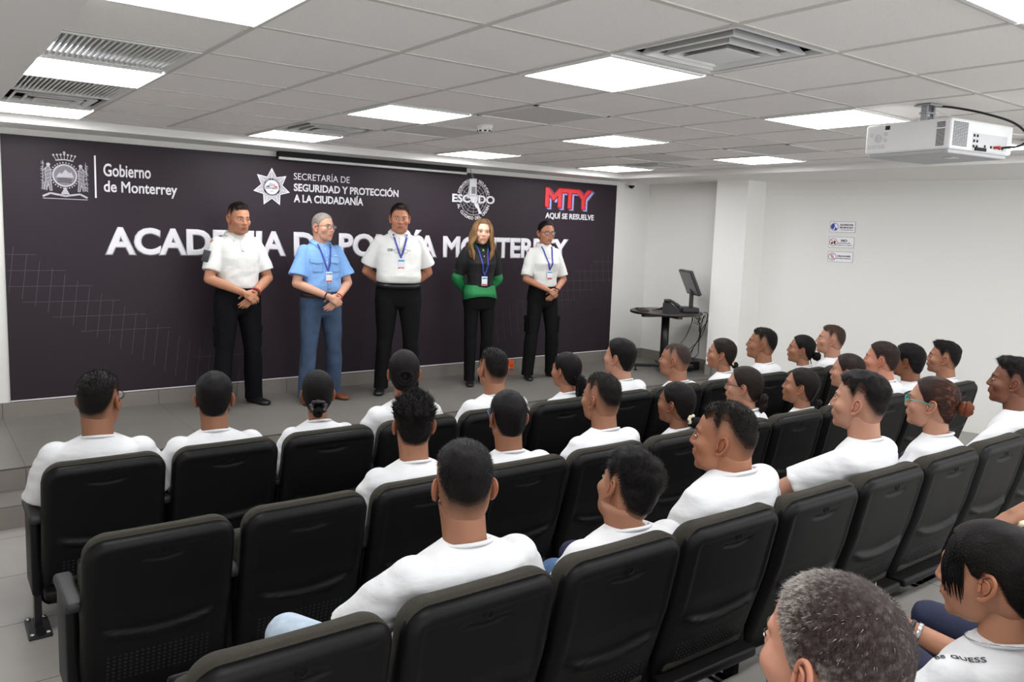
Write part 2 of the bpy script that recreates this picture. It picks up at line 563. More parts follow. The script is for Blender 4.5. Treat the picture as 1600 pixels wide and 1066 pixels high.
def rods(bm, cx, cz, r, n=20):
    tube(bm, [(-0.2515, cx + r * math.cos(2 * PI * k / n), cz + r * math.sin(2 * PI * k / n)) for k in range(n + 1)], 0.0009, 5)
for cx, cz, r in ((0.09, 0.105, 0.008), (0.17, 0.105, 0.008), (0.13, 0.085, 0.018), (0.13, 0.085, 0.009), (0.09, 0.075, 0.007), (0.175, 0.045, 0.008), (0.15, 0.045, 0.008), (0.125, 0.045, 0.008), (0.10, 0.045, 0.008)):
    rods(bm, cx, cz, r)
fin('control_buttons', bm, mat('button grey', (168, 168, 170), 0.5), e)
bm = fresh(); box(bm, -0.2515, -0.249, 0.07, 0.095, 0.125, 0.145); fin('infrared_window', bm, M_vent, e)
bm = fresh()
cyl = [[(0.06 + 0.05 * math.cos(2 * PI * k / 24), y, 0.085 + 0.05 * math.sin(2 * PI * k / 24)) for k in range(24)] for y in (0.20, 0.235)]
loft(bm, cyl); fin('lens', bm, M_black, e)
bm = fresh()
bevbox(bm, -0.15, -0.08, -0.06, 0.0, 0.155, 0.16, 0.002)
for s in (-0.145, -0.09): box(bm, s, s + 0.012, -0.045, -0.015, 0.158, 0.243)
box(bm, -0.15, -0.08, -0.05, -0.01, 0.2, 0.21)
tube(bm, [(-0.115, -0.03, 0.16), (-0.115, -0.03, 0.246)], 0.012, 10)
bevbox(bm, -0.16, -0.07, -0.075, 0.015, 0.238, 0.2455, 0.002)
fin('ceiling_mount', bm, mat('galvanised steel', (170, 172, 176), 0.35, 0.8), e)
bm = fresh()
tube(bm, bez([(-0.1, -0.04, 0.243), (-0.02, -0.1, 0.235), (0.06, -0.2, 0.205), (0.16, -0.29, 0.16), (0.215, -0.33, 0.1), (0.2, -0.315, 0.055), (0.14, -0.275, 0.042), (0.1, -0.25, 0.04)]), 0.0055, 8)
cap(bm, (0.218, -0.33, 0.115), (0.215, -0.33, 0.085), 0.009, 0.009)
o = fin('cable', bm, M_black, e, True); o['label'] = 'thick black video cable'
bm = fresh(); bevbox(bm, 0.09, 0.104, -0.278, -0.247, 0.034, 0.046, 0.003); fin('cable_plug', bm, mat('red plug', (196, 60, 40), 0.5), o)
bm = fresh(); tube(bm, bez([(-0.1, -0.02, 0.243), (0.1, -0.1, 0.17), (0.28, -0.22, 0.125), (0.33, -0.27, 0.12)]), 0.003, 6); fin('white_cord', bm, M_whitemetal, e, True)

# ---------------------------------------------------------------- printed wall graphic
M_ban = mat('dark printed vinyl', (46, 37, 44), 0.5, spec=0.2, noise_amt=0.06, noise_scale=400)
M_ink = mat('white print', (228, 224, 230), 0.5)
M_ink2 = mat('pale grey print', (176, 172, 180), 0.5)
M_ink3 = mat('mid grey print', (118, 112, 120), 0.5)
M_red = mat('red print', (214, 48, 58), 0.5)
M_blue = mat('pale violet print', (158, 160, 214), 0.5)
M_faint = mat('faint violet line print', (66, 56, 64), 0.5)
ban = empty('wall_banner', (3.66, BW, 0.39), 0, 'dark purple printed wall graphic with white lettering and emblems behind the five standing people', 'banner')
OB = ban.location
def bput(name, bm, m, parent=ban, lab=None):
    bmesh.ops.translate(bm, vec=-OB, verts=bm.verts)
    o = fin(name, bm, m, parent)
    if lab: o['label'] = lab
    return o
BF = BW - 0.014          # face of the graphic
bm = fresh(); box(bm, 0.585, 6.785, BF, BW - 0.001, 0.392, 2.358); bput('panel', bm, M_ban)

def text_bm(s, bold=0.0, ext=0.0006, spacing=1.0):
    cu = bpy.data.curves.new('t', 'FONT')
    cu.body = s
    cu.size = 1
    cu.bevel_depth = bold
    cu.bevel_resolution = 0
    cu.space_character = spacing
    cu.resolution_u = 4
    ob = bpy.data.objects.new('t', cu)
    COL.objects.link(ob)
    dg = bpy.context.evaluated_depsgraph_get()
    me = bpy.data.meshes.new_from_object(ob.evaluated_get(dg))
    bm = bmesh.new(); bm.from_mesh(me)
    bpy.data.objects.remove(ob); bpy.data.curves.remove(cu); bpy.data.meshes.remove(me)
    xs = [v.co.x for v in bm.verts]; ys = [v.co.y for v in bm.verts]
    return bm, min(xs), max(xs), min(ys), max(ys)

def text_fit(s, x0, x1, z0, z1, bold=0.02, y=None, spacing=1.0):
    """lettering fitted in a rectangle of the back wall (box of the glyphs)"""
    bm, a, b, c, d = text_bm(s, bold, spacing=spacing)
    y = BF - 0.0012 if y is None else y
    zb = max(bold, 1e-6)
    for v in bm.verts:
        v.co = Vector((x0 + (v.co.x - a) / (b - a) * (x1 - x0), y - 0.0006 * v.co.z / zb, z0 + (v.co.y - c) / (d - c) * (z1 - z0)))
    return bm

def text_arc(s, cx, cz, r, a0, a1, size, bold=0.02, inside=False):
    """lettering along an arc, one glyph at a time"""
    out = bmesh.new()
    n = len(s)
    for k, ch in enumerate(s):
        if ch == ' ': continue
        t = math.radians(a0 + (a1 - a0) * (k + 0.5) / n)
        bm, a, b, c, d = text_bm(ch, bold)
        for v in bm.verts:
            lx, ly = (v.co.x - (a + b) / 2) * size, v.co.y * size
            if inside:
                rr = r - ly; ang = t + lx / r
            else:
                rr = r + ly; ang = t - lx / r
            v.co = Vector((cx + rr * math.cos(ang), BF - 0.0012 - 0.0006 * v.co.z / max(bold, 1e-6), cz + rr * math.sin(ang)))
        merge(out, bm)
    return out

bput('academy_title', text_fit('ACADEMIA DE POLICÍA MONTERREY', 1.25, 6.06, 1.487, 1.765, 0.05), M_ink)
bput('city_lettering', text_fit('Gobierno', 1.255, 1.60, 2.098, 2.197, 0.022), M_ink)
bput('city_lettering', text_fit('de Monterrey', 1.255, 1.80, 1.952, 2.067, 0.022), M_ink)
bm = fresh(); box(bm, 1.192, 1.204, BF - 0.002, BF - 0.0005, 1.93, 2.25); bput('divider_bar', bm, M_ink)
bput('department_lettering', text_fit('SECRETARÍA DE', 2.792, 3.333, 2.172, 2.245, 0.0), M_ink)
bput('department_lettering', text_fit('SEGURIDAD Y PROTECCIÓN', 2.792, 3.85, 2.07, 2.155, 0.035), M_ink)
bput('department_lettering', text_fit('A LA CIUDADANÍA', 2.792, 3.475, 1.972, 2.06, 0.035), M_ink)
bput('slogan_lettering', text_fit('AQUÍ SE RESUELVE', 5.70, 6.435, 1.925, 2.015, 0.035), M_ink)
# red block letters with a pale drop side
bput('red_letters_shadow', text_fit('MTY', 5.715, 6.44, 2.03, 2.26, 0.06, BF - 0.001), M_blue)
bput('red_letters_shadow', text_fit('MTY', 5.70, 6.425, 2.04, 2.27, 0.06, BF - 0.0011), M_blue)
bput('red_letters', text_fit('MTY', 5.682, 6.405, 2.05, 2.28, 0.06, BF - 0.0022), M_red)

def disc(bm, cx, cz, r, y, n=40, r0=0.0, a0=0, a1=360):
    A = [math.radians(a0 + (a1 - a0) * k / n) for k in range(n + 1)]
    if r0 <= 0:
        bm.faces.new([bm.verts.new((cx + r * math.cos(a), y, cz + r * math.sin(a))) for a in A[:-1]])
    else:
        o = [bm.verts.new((cx + r * math.cos(a), y, cz + r * math.sin(a))) for a in A]
        i = [bm.verts.new((cx + r0 * math.cos(a), y, cz + r0 * math.sin(a))) for a in A]
        for k in range(n):
            bm.faces.new((o[k], o[k + 1], i[k + 1], i[k]))
def pline(bm, pts, w, y=None):
    y = BF - 0.0014 if y is None else y
    for (x0, z0), (x1, z1) in zip(pts, pts[1:]):
        d = Vector((x1 - x0, z1 - z0)); L = d.length
        if L < 1e-6: continue
        n = Vector((-d.y, d.x)) / L * w / 2
        bm.faces.new([bm.verts.new((x, y, z)) for x, z in ((x0 + n.x, z0 + n.y), (x1 + n.x, z1 + n.y), (x1 - n.x, z1 - n.y), (x0 - n.x, z0 - n.y))])
def poly(bm, pts, y):
    bm.faces.new([bm.verts.new((x, y, z)) for x, z in pts])

# seven pointed star badge
cx, cz = 2.592, 2.092
def star(R0, R1, n=7, rot=90):
    P = []
    for k in range(2 * n):
        a = math.radians(rot + 180 * k / n)
        r = R0 if k % 2 == 0 else R1
        P.append((cx + r * math.cos(a), cz + r * math.sin(a)))
    return P
bm = fresh(); poly(bm, star(0.168, 0.098), BF - 0.001); bput('star_badge', bm, M_ink)
sb = ban.children[-1]
bm = fresh(); poly(bm, star(0.152, 0.092), BF - 0.0015); bput('star_face', bm, M_ink2, ban)
bm = fresh()
for k in range(14):
    a = math.radians(90 + 180 * k / 7); r = 0.15 if k % 2 == 0 else 0.09
    if k % 2 == 0: pline(bm, [(cx, cz), (cx + r * math.cos(a), cz + r * math.sin(a))], 0.004, BF - 0.002)
bput('star_ridges', bm, M_ink)
bm = fresh(); disc(bm, cx, cz, 0.086, BF - 0.0022); bput('star_disc', bm, M_ban)
bm = fresh(); disc(bm, cx, cz, 0.084, BF - 0.0025, r0=0.079); disc(bm, cx, cz, 0.062, BF - 0.0025); bput('star_disc_rings', bm, M_ink)
bm = fresh(); merge(bm, text_arc('SEGURIDAD Y PROTECCION', cx, cz, 0.0645, 200, -20, 0.014, 0.02)); bmesh.ops.translate(bm, vec=(0, -0.0016, 0), verts=bm.verts); bput('star_lettering', bm, M_ink)
bm = fresh(); merge(bm, text_arc('CIUDADANIA', cx, cz, 0.0775, 225, 315, 0.014, 0.02, True)); bmesh.ops.translate(bm, vec=(0, -0.0016, 0), verts=bm.verts); bput('star_lettering', bm, M_ink)
bput('star_lettering', text_fit('MONTERREY', cx - 0.055, cx + 0.055, cz - 0.018, cz + 0.0, 0.03, BF - 0.003), M_ban)
bput('star_lettering', text_fit('SSPC', cx - 0.02, cx + 0.02, cz - 0.043, cz - 0.028, 0.0, BF - 0.003), M_ban)
bm = fresh(); poly(bm, [(cx - 0.03, cz + 0.006), (cx + 0.03, cz + 0.006), (cx + 0.034, cz + 0.02), (cx + 0.016, cz + 0.038), (cx + 0.004, cz + 0.03), (cx - 0.012, cz + 0.042), (cx - 0.034, cz + 0.02)], BF - 0.003); bput('star_hills', bm, M_ink2)
bm = fresh(); poly(bm, [(cx - 0.05, cz + 0.001), (cx - 0.02, cz + 0.001), (cx - 0.02, cz + 0.012), (cx - 0.05, cz + 0.012)], BF - 0.0032); bput('star_swatch', bm, mat('navy print', (40, 48, 92), 0.5))
bm = fresh(); poly(bm, [(cx + 0.02, cz + 0.001), (cx + 0.05, cz + 0.001), (cx + 0.05, cz + 0.012), (cx + 0.02, cz + 0.012)], BF - 0.0032); bput('star_swatch', bm, M_red)

# round target emblem
cx, cz, R = 4.733, 2.10, 0.2
bm = fresh()
for r, w in ((0.168, 0.004), (0.135, 0.002), (0.1, 0.002), (0.066, 0.002), (0.033, 0.002)):
    disc(bm, cx, cz, r, BF - 0.001, 48, r - w)
for k in range(12):
    a = PI * 2 * k / 12
    pline(bm, [(cx, cz), (cx + 0.166 * math.cos(a), cz + 0.166 * math.sin(a))], 0.0018, BF - 0.0012)
bput('target_rings', bm, M_ink)
bm = fresh()
poly(bm, [(cx - 0.07, cz + 0.06), (cx - 0.06, cz + 0.16), (cx - 0.01, cz + 0.165), (cx + 0.02, cz + 0.1), (cx + 0.03, cz + 0.02), (cx + 0.02, cz - 0.02), (cx + 0.06, cz - 0.05), (cx + 0.08, cz - 0.1), (cx + 0.11, cz - 0.15), (cx + 0.07, cz - 0.15), (cx + 0.05, cz - 0.1), (cx + 0.02, cz - 0.08), (cx + 0.0, cz - 0.03), (cx - 0.03, cz + 0.0), (cx - 0.09, cz + 0.01)], BF - 0.0016)
bput('target_figure', bm, M_ink)
bm = fresh(); poly(bm, [(cx - 0.27, cz - 0.045), (cx + 0.27, cz - 0.045), (cx + 0.27, cz + 0.04), (cx - 0.27, cz + 0.04)], BF - 0.0012)
bput('shield_lettering', text_fit('ESCUDO', 4.467, 5.0, 2.055, 2.14, 0.045, BF - 0.0032), M_ink); bm.free()
bput('target_lettering', text_arc('ESTRATEGIA DE SEGURIDAD', cx, cz, 0.178, 165, 15, 0.042, 0.015), M_ink)
bput('target_lettering', text_arc('AL CUIDADO DEL ORDEN', cx, cz, 0.213, 198, 342, 0.044, 0.03, True), M_ink)

# city crest: crown, oval with hills, two holders, scroll
cx, cz = 0.99, 2.075
bm = fresh()
disc(bm, cx, cz + 0.01, 0.085, BF - 0.001, 36, 0.072); 
for k in range(30):
    a = 2 * PI * k / 30
    disc(bm, cx + 0.095 * math.cos(a), cz + 0.01 + 0.095 * math.sin(a), 0.005, BF - 0.001, 8)
bput('crest_oval', bm, M_ink2)
bm = fresh(); disc(bm, cx, cz + 0.01, 0.071, BF - 0.0012); bput('crest_field', bm, M_ink3)
bm = fresh(); poly(bm, [(cx - 0.06, cz - 0.005), (cx - 0.035, cz + 0.03), (cx - 0.02, cz + 0.022), (cx + 0.005, cz + 0.055), (cx + 0.03, cz + 0.03), (cx + 0.045, cz + 0.036), (cx + 0.062, cz - 0.002)], BF - 0.0016); bput('crest_hills', bm, M_ink2)
bm = fresh()
for z in (-0.018, -0.03, -0.042): pline(bm, [(cx - 0.05, cz + z), (cx - 0.01, cz + z + 0.006), (cx + 0.045, cz + z)], 0.005, BF - 0.0017)
bput('crest_ground_lines', bm, M_ban)
bm = fresh()
pline(bm, [(cx - 0.06, cz + 0.12), (cx, cz + 0.128), (cx + 0.06, cz + 0.12)], 0.009)
for k in range(7):
    x = (k - 3) * 0.021
    pline(bm, [(cx + x * 0.9, cz + 0.128), (cx + x * 1.15, cz + 0.16 - abs(k - 3) * 0.003)], 0.004)
    disc(bm, cx + x * 1.15, cz + 0.166 - abs(k - 3) * 0.003, 0.008, BF - 0.0013, 10)
disc(bm, cx, cz + 0.18, 0.009, BF - 0.0013, 10)
bput('crest_crown', bm, M_ink2)
rnd = random.Random(5)
for s in (-1, 1):
    bm = fresh()
    poly(bm, [(cx + s * x, cz + z) for x, z in ((0.1, 0.07), (0.12, 0.07), (0.132, 0.03), (0.128, -0.02), (0.14, -0.1), (0.12, -0.105), (0.112, -0.05), (0.104, -0.105), (0.084, -0.105), (0.092, -0.02), (0.09, 0.03))], BF - 0.0010)
    bput('crest_holder', bm, M_ink3)
    bm = fresh()
    disc(bm, cx + s * 0.108, cz + 0.085, 0.013, BF - 0.0013, 14)
    pline(bm, [(cx + s * x, cz + z) for x, z in ((0.1, 0.07), (0.12, 0.07), (0.132, 0.03), (0.128, -0.02), (0.14, -0.1))], 0.004)
    pline(bm, [(cx + s * x, cz + z) for x, z in ((0.1, 0.07), (0.09, 0.03), (0.094, -0.02), (0.086, -0.105), (0.1, -0.105), (0.112, -0.05), (0.122, -0.105))], 0.004)
    for k in range(5): pline(bm, [(cx + s * (0.094 + 0.002 * k), cz + 0.05 - 0.028 * k), (cx + s * (0.126 + 0.001 * k), cz + 0.035 - 0.028 * k)], 0.003)
    pline(bm, [(cx + s * 0.125, cz + 0.06), (cx + s * 0.15, cz + 0.03), (cx + s * 0.145, cz + 0.075)], 0.006)
    pline(bm, [(cx + s * 0.152, cz - 0.1), (cx + s * 0.142, cz + 0.115)], 0.003)
    for k in range(22):
        z = -0.1 + k * 0.0095
        a = rnd.uniform(-0.9, 1.2)
        pline(bm, [(cx + s * 0.137, cz + z), (cx + s * (0.137 + 0.024 * math.cos(a)), cz + z + 0.024 * math.sin(a))], 0.003)
    bput('crest_holder_lines', bm, M_ink2)
bm = fresh()
pline(bm, [(cx - 0.15, cz - 0.15), (cx - 0.1, cz - 0.125), (cx, cz - 0.142), (cx + 0.1, cz - 0.125), (cx + 0.15, cz - 0.15)], 0.014)
pline(bm, [(cx - 0.15, cz - 0.164), (cx + 0.15, cz - 0.164)], 0.005)
poly(bm, [(cx - 0.03, cz - 0.13), (cx + 0.03, cz - 0.13), (cx + 0.015, cz - 0.1), (cx, cz - 0.075), (cx - 0.015, cz - 0.1)], BF - 0.0012)
bput('crest_scroll', bm, M_ink2)
bm = fresh()
for k in range(14): disc(bm, cx - 0.1 + k * 0.0155, cz - 0.138 + 0.006 * math.cos(k), 0.003, BF - 0.002, 6)
bput('crest_scroll_marks', bm, M_ban)

# faint slanting grid lines printed in the lower corners
bm = fresh()
sx, sz = 0.60, 1.52
for k in range(22):
    x = 0.62 + k * 0.083
    top = 1.56 - 0.62 * (x - 0.6); bot = top - 0.34
    if x < 2.4: pline(bm, [(x + 0.02, top), (max(0.6, x - 0.02), bot)], 0.0045, BF - 0.0009)
for k in range(6):
    z = 1.49 - k * 0.118
    x0 = max(0.59, 0.6 + (1.56 - z - 0.34) / 0.62); x1 = 0.6 + (1.56 - z) / 0.62
    pline(bm, [(max(0.59, x0 - 0.05), z), (x1 + 0.07, z)], 0.0045, BF - 0.0009)
pline(bm, [(1.92, 0.64), (2.35, 0.64)], 0.004, BF - 0.0009)
bput('grid_lines', bm, M_faint)
bm = fresh()
for k in range(20):
    x = 5.0 + k * 0.09
    if x > 6.75: break
    top = 0.86 + 0.4 * (x - 5.0); bot = top - 0.33
    pline(bm, [(x - 0.02, top), (x + 0.02, bot)], 0.004, BF - 0.0009)
for k in range(5):
    z = 1.02 + k * 0.11
    x0 = 5.0 + (z - 0.86) / 0.4; x1 = min(6.78, x0 + 0.8)
    if x0 < 6.7: pline(bm, [(x0 - 0.05, z), (x1, z)], 0.004, BF - 0.0009)
bput('grid_lines', bm, M_faint)
bm = fresh()
pline(bm, [(0.585, 0.396), (6.785, 0.396)], 0.008, BF - 0.001); bput('lower_edge_strip', bm, M_ink)

# projection screen housing rolled up at the top of the graphic and its pull tag
e = empty('projection_screen', (3.61, BW - 0.05, 2.345), 0, 'rolled-up projection screen, white bottom bar along the top of the dark wall graphic', 'projection screen')
bm = fresh(); box(bm, -0.98, 0.98, -0.035, 0.03, 0.012, 0.058); fin('case', bm, M_black, e)
bm = fresh(); tube(bm, [(-0.98, -0.03, 0.0), (0.98, -0.03, 0.0)], 0.012, 12); fin('bottom_bar', bm, M_whitemetal, e, True)
e = empty('pull_tag', (4.71, BW - 0.03, 2.10), 0, 'small white tag hanging on a thin string in front of the round target emblem', 'tag')
bm = fresh(); bevbox(bm, -0.045, 0.045, -0.004, 0.004, 0.03, 0.2, 0.003); fin('card', bm, mat('tag card', (205, 203, 206), 0.5), e)
bm = fresh(); box(bm, -0.02, 0.03, -0.0055, -0.004, 0.05, 0.12)
fin('print_block', bm, mat('tag print', (120, 118, 124), 0.5), e)
bm = fresh(); tube(bm, [(-0.01, 0, 0.2), (-0.03, 0.01, 0.303)], 0.002, 5); tube(bm, [(0.01, 0, 0.2), (-0.03, 0.01, 0.303)], 0.002, 5); fin('string', bm, M_ink2, e)

# orange power outlet box at the foot of the wall
e = empty('power_outlet', (5.29, BW - 0.012, 0.33), 0, 'small orange power outlet low on the baseboard between the two women', 'outlet')
bm = fresh(); bevbox(bm, -0.035, 0.035, -0.02, 0.0, -0.045, 0.045, 0.004); fin('cover', bm, mat('orange plastic', (236, 92, 30), 0.5), e)
bm = fresh(); box(bm, -0.012, -0.006, -0.022, -0.019, -0.02, 0.0); box(bm, 0.006, 0.012, -0.022, -0.019, -0.02, 0.0); fin('socket', bm, M_black, e)

# three notices on the right wall
wa, wb = Vector((7.57, 5.36, 0)), Vector((9.53, -1.35, 0))
wd = (wb - wa).normalized()
wn = Vector((wd.y, -wd.x, 0))          # towards the room
if wn.x > 0: wn = -wn
M_sign = mat('white notice plastic', (236, 235, 238), 0.35)
M_slate = mat('notice border grey', (120, 122, 138), 0.5)
M_navy = mat('notice blue', (44, 58, 156), 0.5)
M_mar = mat('notice red', (172, 34, 48), 0.5)
M_txt = mat('notice black', (36, 36, 44), 0.5)
def sign(z0, z1, label, lines, pic):
    s0 = 0.722
    W, H = 0.247, z1 - z0
    e = empty('notice_sign', tuple(wa + wd * (s0 + W / 2) + Vector((0, 0, (z0 + z1) / 2))), 0, label, 'sign', 'notices on the right wall')
    Mx = Matrix((( wd.x, -wn.x, 0, 0), (wd.y, -wn.y, 0, 0), (0, 0, 1, 0), (0, 0, 0, 1)))
    def put(name, bm, m):
        bmesh.ops.transform(bm, matrix=Mx, verts=bm.verts)
        return fin(name, bm, m, e)
    bm = fresh(); box(bm, -W / 2, W / 2, -0.004, 0.0, -H / 2, H / 2); put('border', bm, M_slate)
    bm = fresh(); box(bm, -W / 2 + 0.003, W / 2 - 0.003, -0.005, -0.0035, -H / 2 + 0.003, H / 2 - 0.003); put('face', bm, M_sign)
    for (s, x0, x1, a, b, bold) in lines:
        bmt, p, q, c, d = text_bm(s, bold)
        for v in bmt.verts:
            v.co = Vector((x0 + (v.co.x - p) / (q - p) * (x1 - x0), -0.0058 - 0.0004 * v.co.z / bold, a + (v.co.y - c) / (d - c) * (b - a)))
        put('lettering', bmt, M_txt)
    cx = -W / 2 + 0.045
    def pl(bm, pts, w, y=-0.006): pline(bm, pts, w, y)
    bm = fresh(); disc(bm, cx, 0, 0.04, -0.0056, 32, 0.035); put('pictogram_ring', bm, M_navy if pic == 'hush' else M_mar)
    bm = fresh()
    if pic == 'hush':
        poly(bm, [(cx - 0.036, 0), (cx - 0.03, 0.025), (cx - 0.005, 0.035), (cx + 0.0, 0.015), (cx + 0.004, 0.004), (cx - 0.004, -0.004), (cx - 0.008, -0.02), (cx - 0.024, -0.026)], -0.0058)
        poly(bm, [(cx - 0.004, -0.03), (cx + 0.004, -0.012), (cx + 0.01, 0.006), (cx + 0.014, -0.01), (cx + 0.026, -0.014), (cx + 0.022, -0.028), (cx + 0.008, -0.034)], -0.0058)
        put('pictogram', bm, M_navy)
    elif pic == 'food':
        poly(bm, [(cx - 0.024, -0.02), (cx - 0.004, -0.02), (cx - 0.004, 0.0), (cx - 0.024, 0.0)], -0.0058)
        poly(bm, [(cx + 0.004, -0.02), (cx + 0.02, -0.02), (cx + 0.022, 0.016), (cx + 0.004, 0.016)], -0.0058)
        put('pictogram', bm, M_txt)
    else:
        pl(bm, [(cx - 0.008, -0.024), (cx + 0.008, -0.024), (cx + 0.008, 0.024), (cx - 0.008, 0.024), (cx - 0.008, -0.024)], 0.004, -0.0058)
        put('pictogram', bm, M_txt)
    if pic != 'hush':
        bm = fresh(); pl(bm, [(cx - 0.025, 0.025), (cx + 0.025, -0.025)], 0.006, -0.0062); put('pictogram_slash', bm, M_mar)
sign(1.881, 1.992, 'white notice with blue circle, topmost of the three on the right wall', [('GUARDAR', -0.028, 0.105, 0.013, 0.031, 0.05), ('SILENCIO', -0.028, 0.105, -0.014, 0.004, 0.05), ('Y COMPOSTURA', -0.03, 0.105, -0.035, -0.024, 0.02)], 'hush')
sign(1.722, 1.834, 'white notice reading NO with red food ban circle, middle of three on the wall', [('NO', -0.005, 0.055, 0.006, 0.031, 0.05), ('INTRODUCIR', -0.035, 0.09, -0.014, -0.002, 0.03), ('ALIMENTOS Y/O BEBIDAS', -0.042, 0.108, -0.034, -0.024, 0.02)], 'food')
sign(1.574, 1.682, 'white notice with red phone ban circle, lowest of the three on the right wall', [('CELULARES', -0.03, 0.1, 0.0, 0.017, 0.05), ('EN MODO SILENCIO', -0.035, 0.105, -0.022, -0.009, 0.03)], 'phone')

# ---------------------------------------------------------------- round table by the column with its equipment
M_wood = mat('dark wenge laminate', (46, 33, 32), 0.35, noise_amt=0.15, noise_scale=30, stretch=(1, 8, 1))
M_blackpl = mat('black plastic', (24, 24, 26), 0.45)
M_blackst = mat('black painted steel', (20, 20, 22), 0.35)
TB = Vector((6.83, 6.0, STG))
TT = 0.655
e = empty('round_table', TB, math.radians(-15), 'round dark wood pedestal table in the stage corner by the white column', 'table')
bm = fresh(); lathe(bm, [(0.385, TT), (0.40, TT + 0.004), (0.40, TT + 0.026), (0.395, TT + 0.03)], 48); fin('tabletop', bm, M_wood, e, False)
bm = fresh(); box(bm, -0.3, 0.25, -0.03, 0.03, TT - 0.035, TT); box(bm, -0.03, 0.03, -0.28, 0.28, TT - 0.035, TT); fin('support_frame', bm, M_blackst, e)
bm = fresh(); tube(bm, [(0, 0, 0.07), (0, 0, TT - 0.02)], 0.045, 20); fin('pedestal', bm, M_blackst, e, True)
for a in (0, 90, 180, 270):
    bm = fresh(); bevbox(bm, 0.03, 0.34, -0.028, 0.028, 0.045, 0.085, 0.006, 2, Matrix.Rotation(math.radians(a + 68), 4, 'Z'))
    leg = fin('foot', bm, M_blackst, e)
    p = Matrix.Rotation(math.radians(a + 68), 4, 'Z') @ Vector((0.31, 0, 0))
    bm = fresh(); tube(bm, [p + Vector((0, 0, 0.012)), p + Vector((0, 0, 0.05))], 0.008, 8); lathe_c = [(0.022, 0.0), (0.022, 0.01), (0.012, 0.014)]
    rings = [[(p.x + r * math.cos(2 * PI * k / 14), p.y + r * math.sin(2 * PI * k / 14), z) for k in range(14)] for r, z in lathe_c]
    loft(bm, rings); fin('leveller', bm, M_blackst, leg)
tz = STG + TT + 0.03
# monitor
a = math.radians(33)
e = empty('computer_monitor', (7.0, 5.83, tz), -a + PI / 2, 'black flat monitor tilted back on the round table', 'monitor')
tilt = Matrix.Translation((0, 0.0, 0.33)) @ Matrix.Rotation(math.radians(-24), 4, 'X')
bm = fresh(); bevbox(bm, -0.22, 0.22, -0.018, 0.018, -0.145, 0.145, 0.006, 2, tilt); fin('housing', bm, M_blackpl, e)
bm = fresh(); box(bm, -0.205, 0.205, 0.0175, 0.0195, -0.13, 0.13, tilt); fin('screen', bm, mat('switched off screen', (88, 88, 90), 0.3), e)
bm = fresh(); bevbox(bm, -0.03, 0.03, -0.045, -0.01, 0.02, 0.3, 0.006); fin('stand', bm, M_blackpl, e)
bm = fresh(); bevbox(bm, -0.12, 0.12, -0.09, 0.10, 0.0, 0.055, 0.012, 3); fin('base', bm, M_blackpl, e)
# telephone
e = empty('telephone', (6.75, 5.86, tz), math.radians(40), 'black desk telephone on the round table in front of the monitor', 'telephone')
bm = fresh()
loft(bm, [[(x, -0.09, 0), (x, 0.09, 0), (x, 0.09, 0.10), (x, 0.04, 0.115), (x, -0.09, 0.035)] for x in (-0.1, 0.1)]); fin('body', bm, M_blackpl, e)
bm = fresh(); tube(bm, bez([(-0.08, 0.08, 0.13), (-0.08, 0.0, 0.128), (-0.08, -0.09, 0.07)]), [0.02] * 8 + [0.016] * 5 + [0.02] * 4, 10); fin('handset', bm, M_blackpl, e, True)
bm = fresh(); box(bm, -0.02, 0.08, -0.002, 0.002, -0.03, 0.03, Matrix.Translation((0, 0.02, 0.108)) @ Matrix.Rotation(math.radians(-60), 4, 'X')); fin('display', bm, mat('phone display', (90, 96, 96), 0.3), e)
bm = fresh()
for r in range(4):
    for c in range(3):
        box(bm, -0.02 + c * 0.03, 0.0 + c * 0.03, -0.075 + r * 0.018, -0.063 + r * 0.018, 0.042 + r * 0.0108, 0.05 + r * 0.0108)
fin('keypad', bm, M_greymetal, e)
bm = fresh()
for k in range(4):
    tube(bm, bez([(6.55 + 0.02 * k, 6.1 - 0.03 * k, tz + 0.008 + 0.008 * k), (6.62, 6.03, tz + 0.02 + 0.008 * k), (6.68 + 0.01 * k, 6.07, tz + 0.03), (6.72, 5.98, tz + 0.012 + 0.01 * k), (6.66, 5.94 + 0.02 * k, tz + 0.03), (6.6, 6.0, tz + 0.012)]), 0.006, 6)
bmesh.ops.translate(bm, vec=(0.12, -0.04, 0), verts=bm.verts)
tag(fin('cable_coil', bm, M_blackpl, None, True), 'loose coil of black cable at the wall side of the round table', 'cable')
e = empty('keyboard', (6.60, 6.15, tz), math.radians(55), 'black slim keyboard at the left of the round table', 'keyboard')
bm = fresh(); bevbox(bm, -0.15, 0.15, -0.05, 0.05, 0, 0.014, 0.004); fin('case', bm, M_blackpl, e)
bm = fresh()
for r in range(4):
    for c in range(12): box(bm, -0.14 + c * 0.0235, -0.12 + c * 0.0235, -0.042 + r * 0.021, -0.025 + r * 0.021, 0.013, 0.018)
fin('keys', bm, M_vent, e)
e = empty('computer_tower', (7.15, 6.02, STG), math.radians(-8), 'black computer box lying on the stage floor under the round table', 'computer')
bm = fresh(); bevbox(bm, -0.15, 0.15, -0.15, 0.15, 0.0, 0.1, 0.006); fin('case', bm, M_blackpl, e)
bm = fresh(); box(bm, -0.153, -0.149, -0.11, 0.08, 0.03, 0.05); fin('drive_slot', bm, M_vent, e)
rnd = random.Random(3)
bm = fresh()
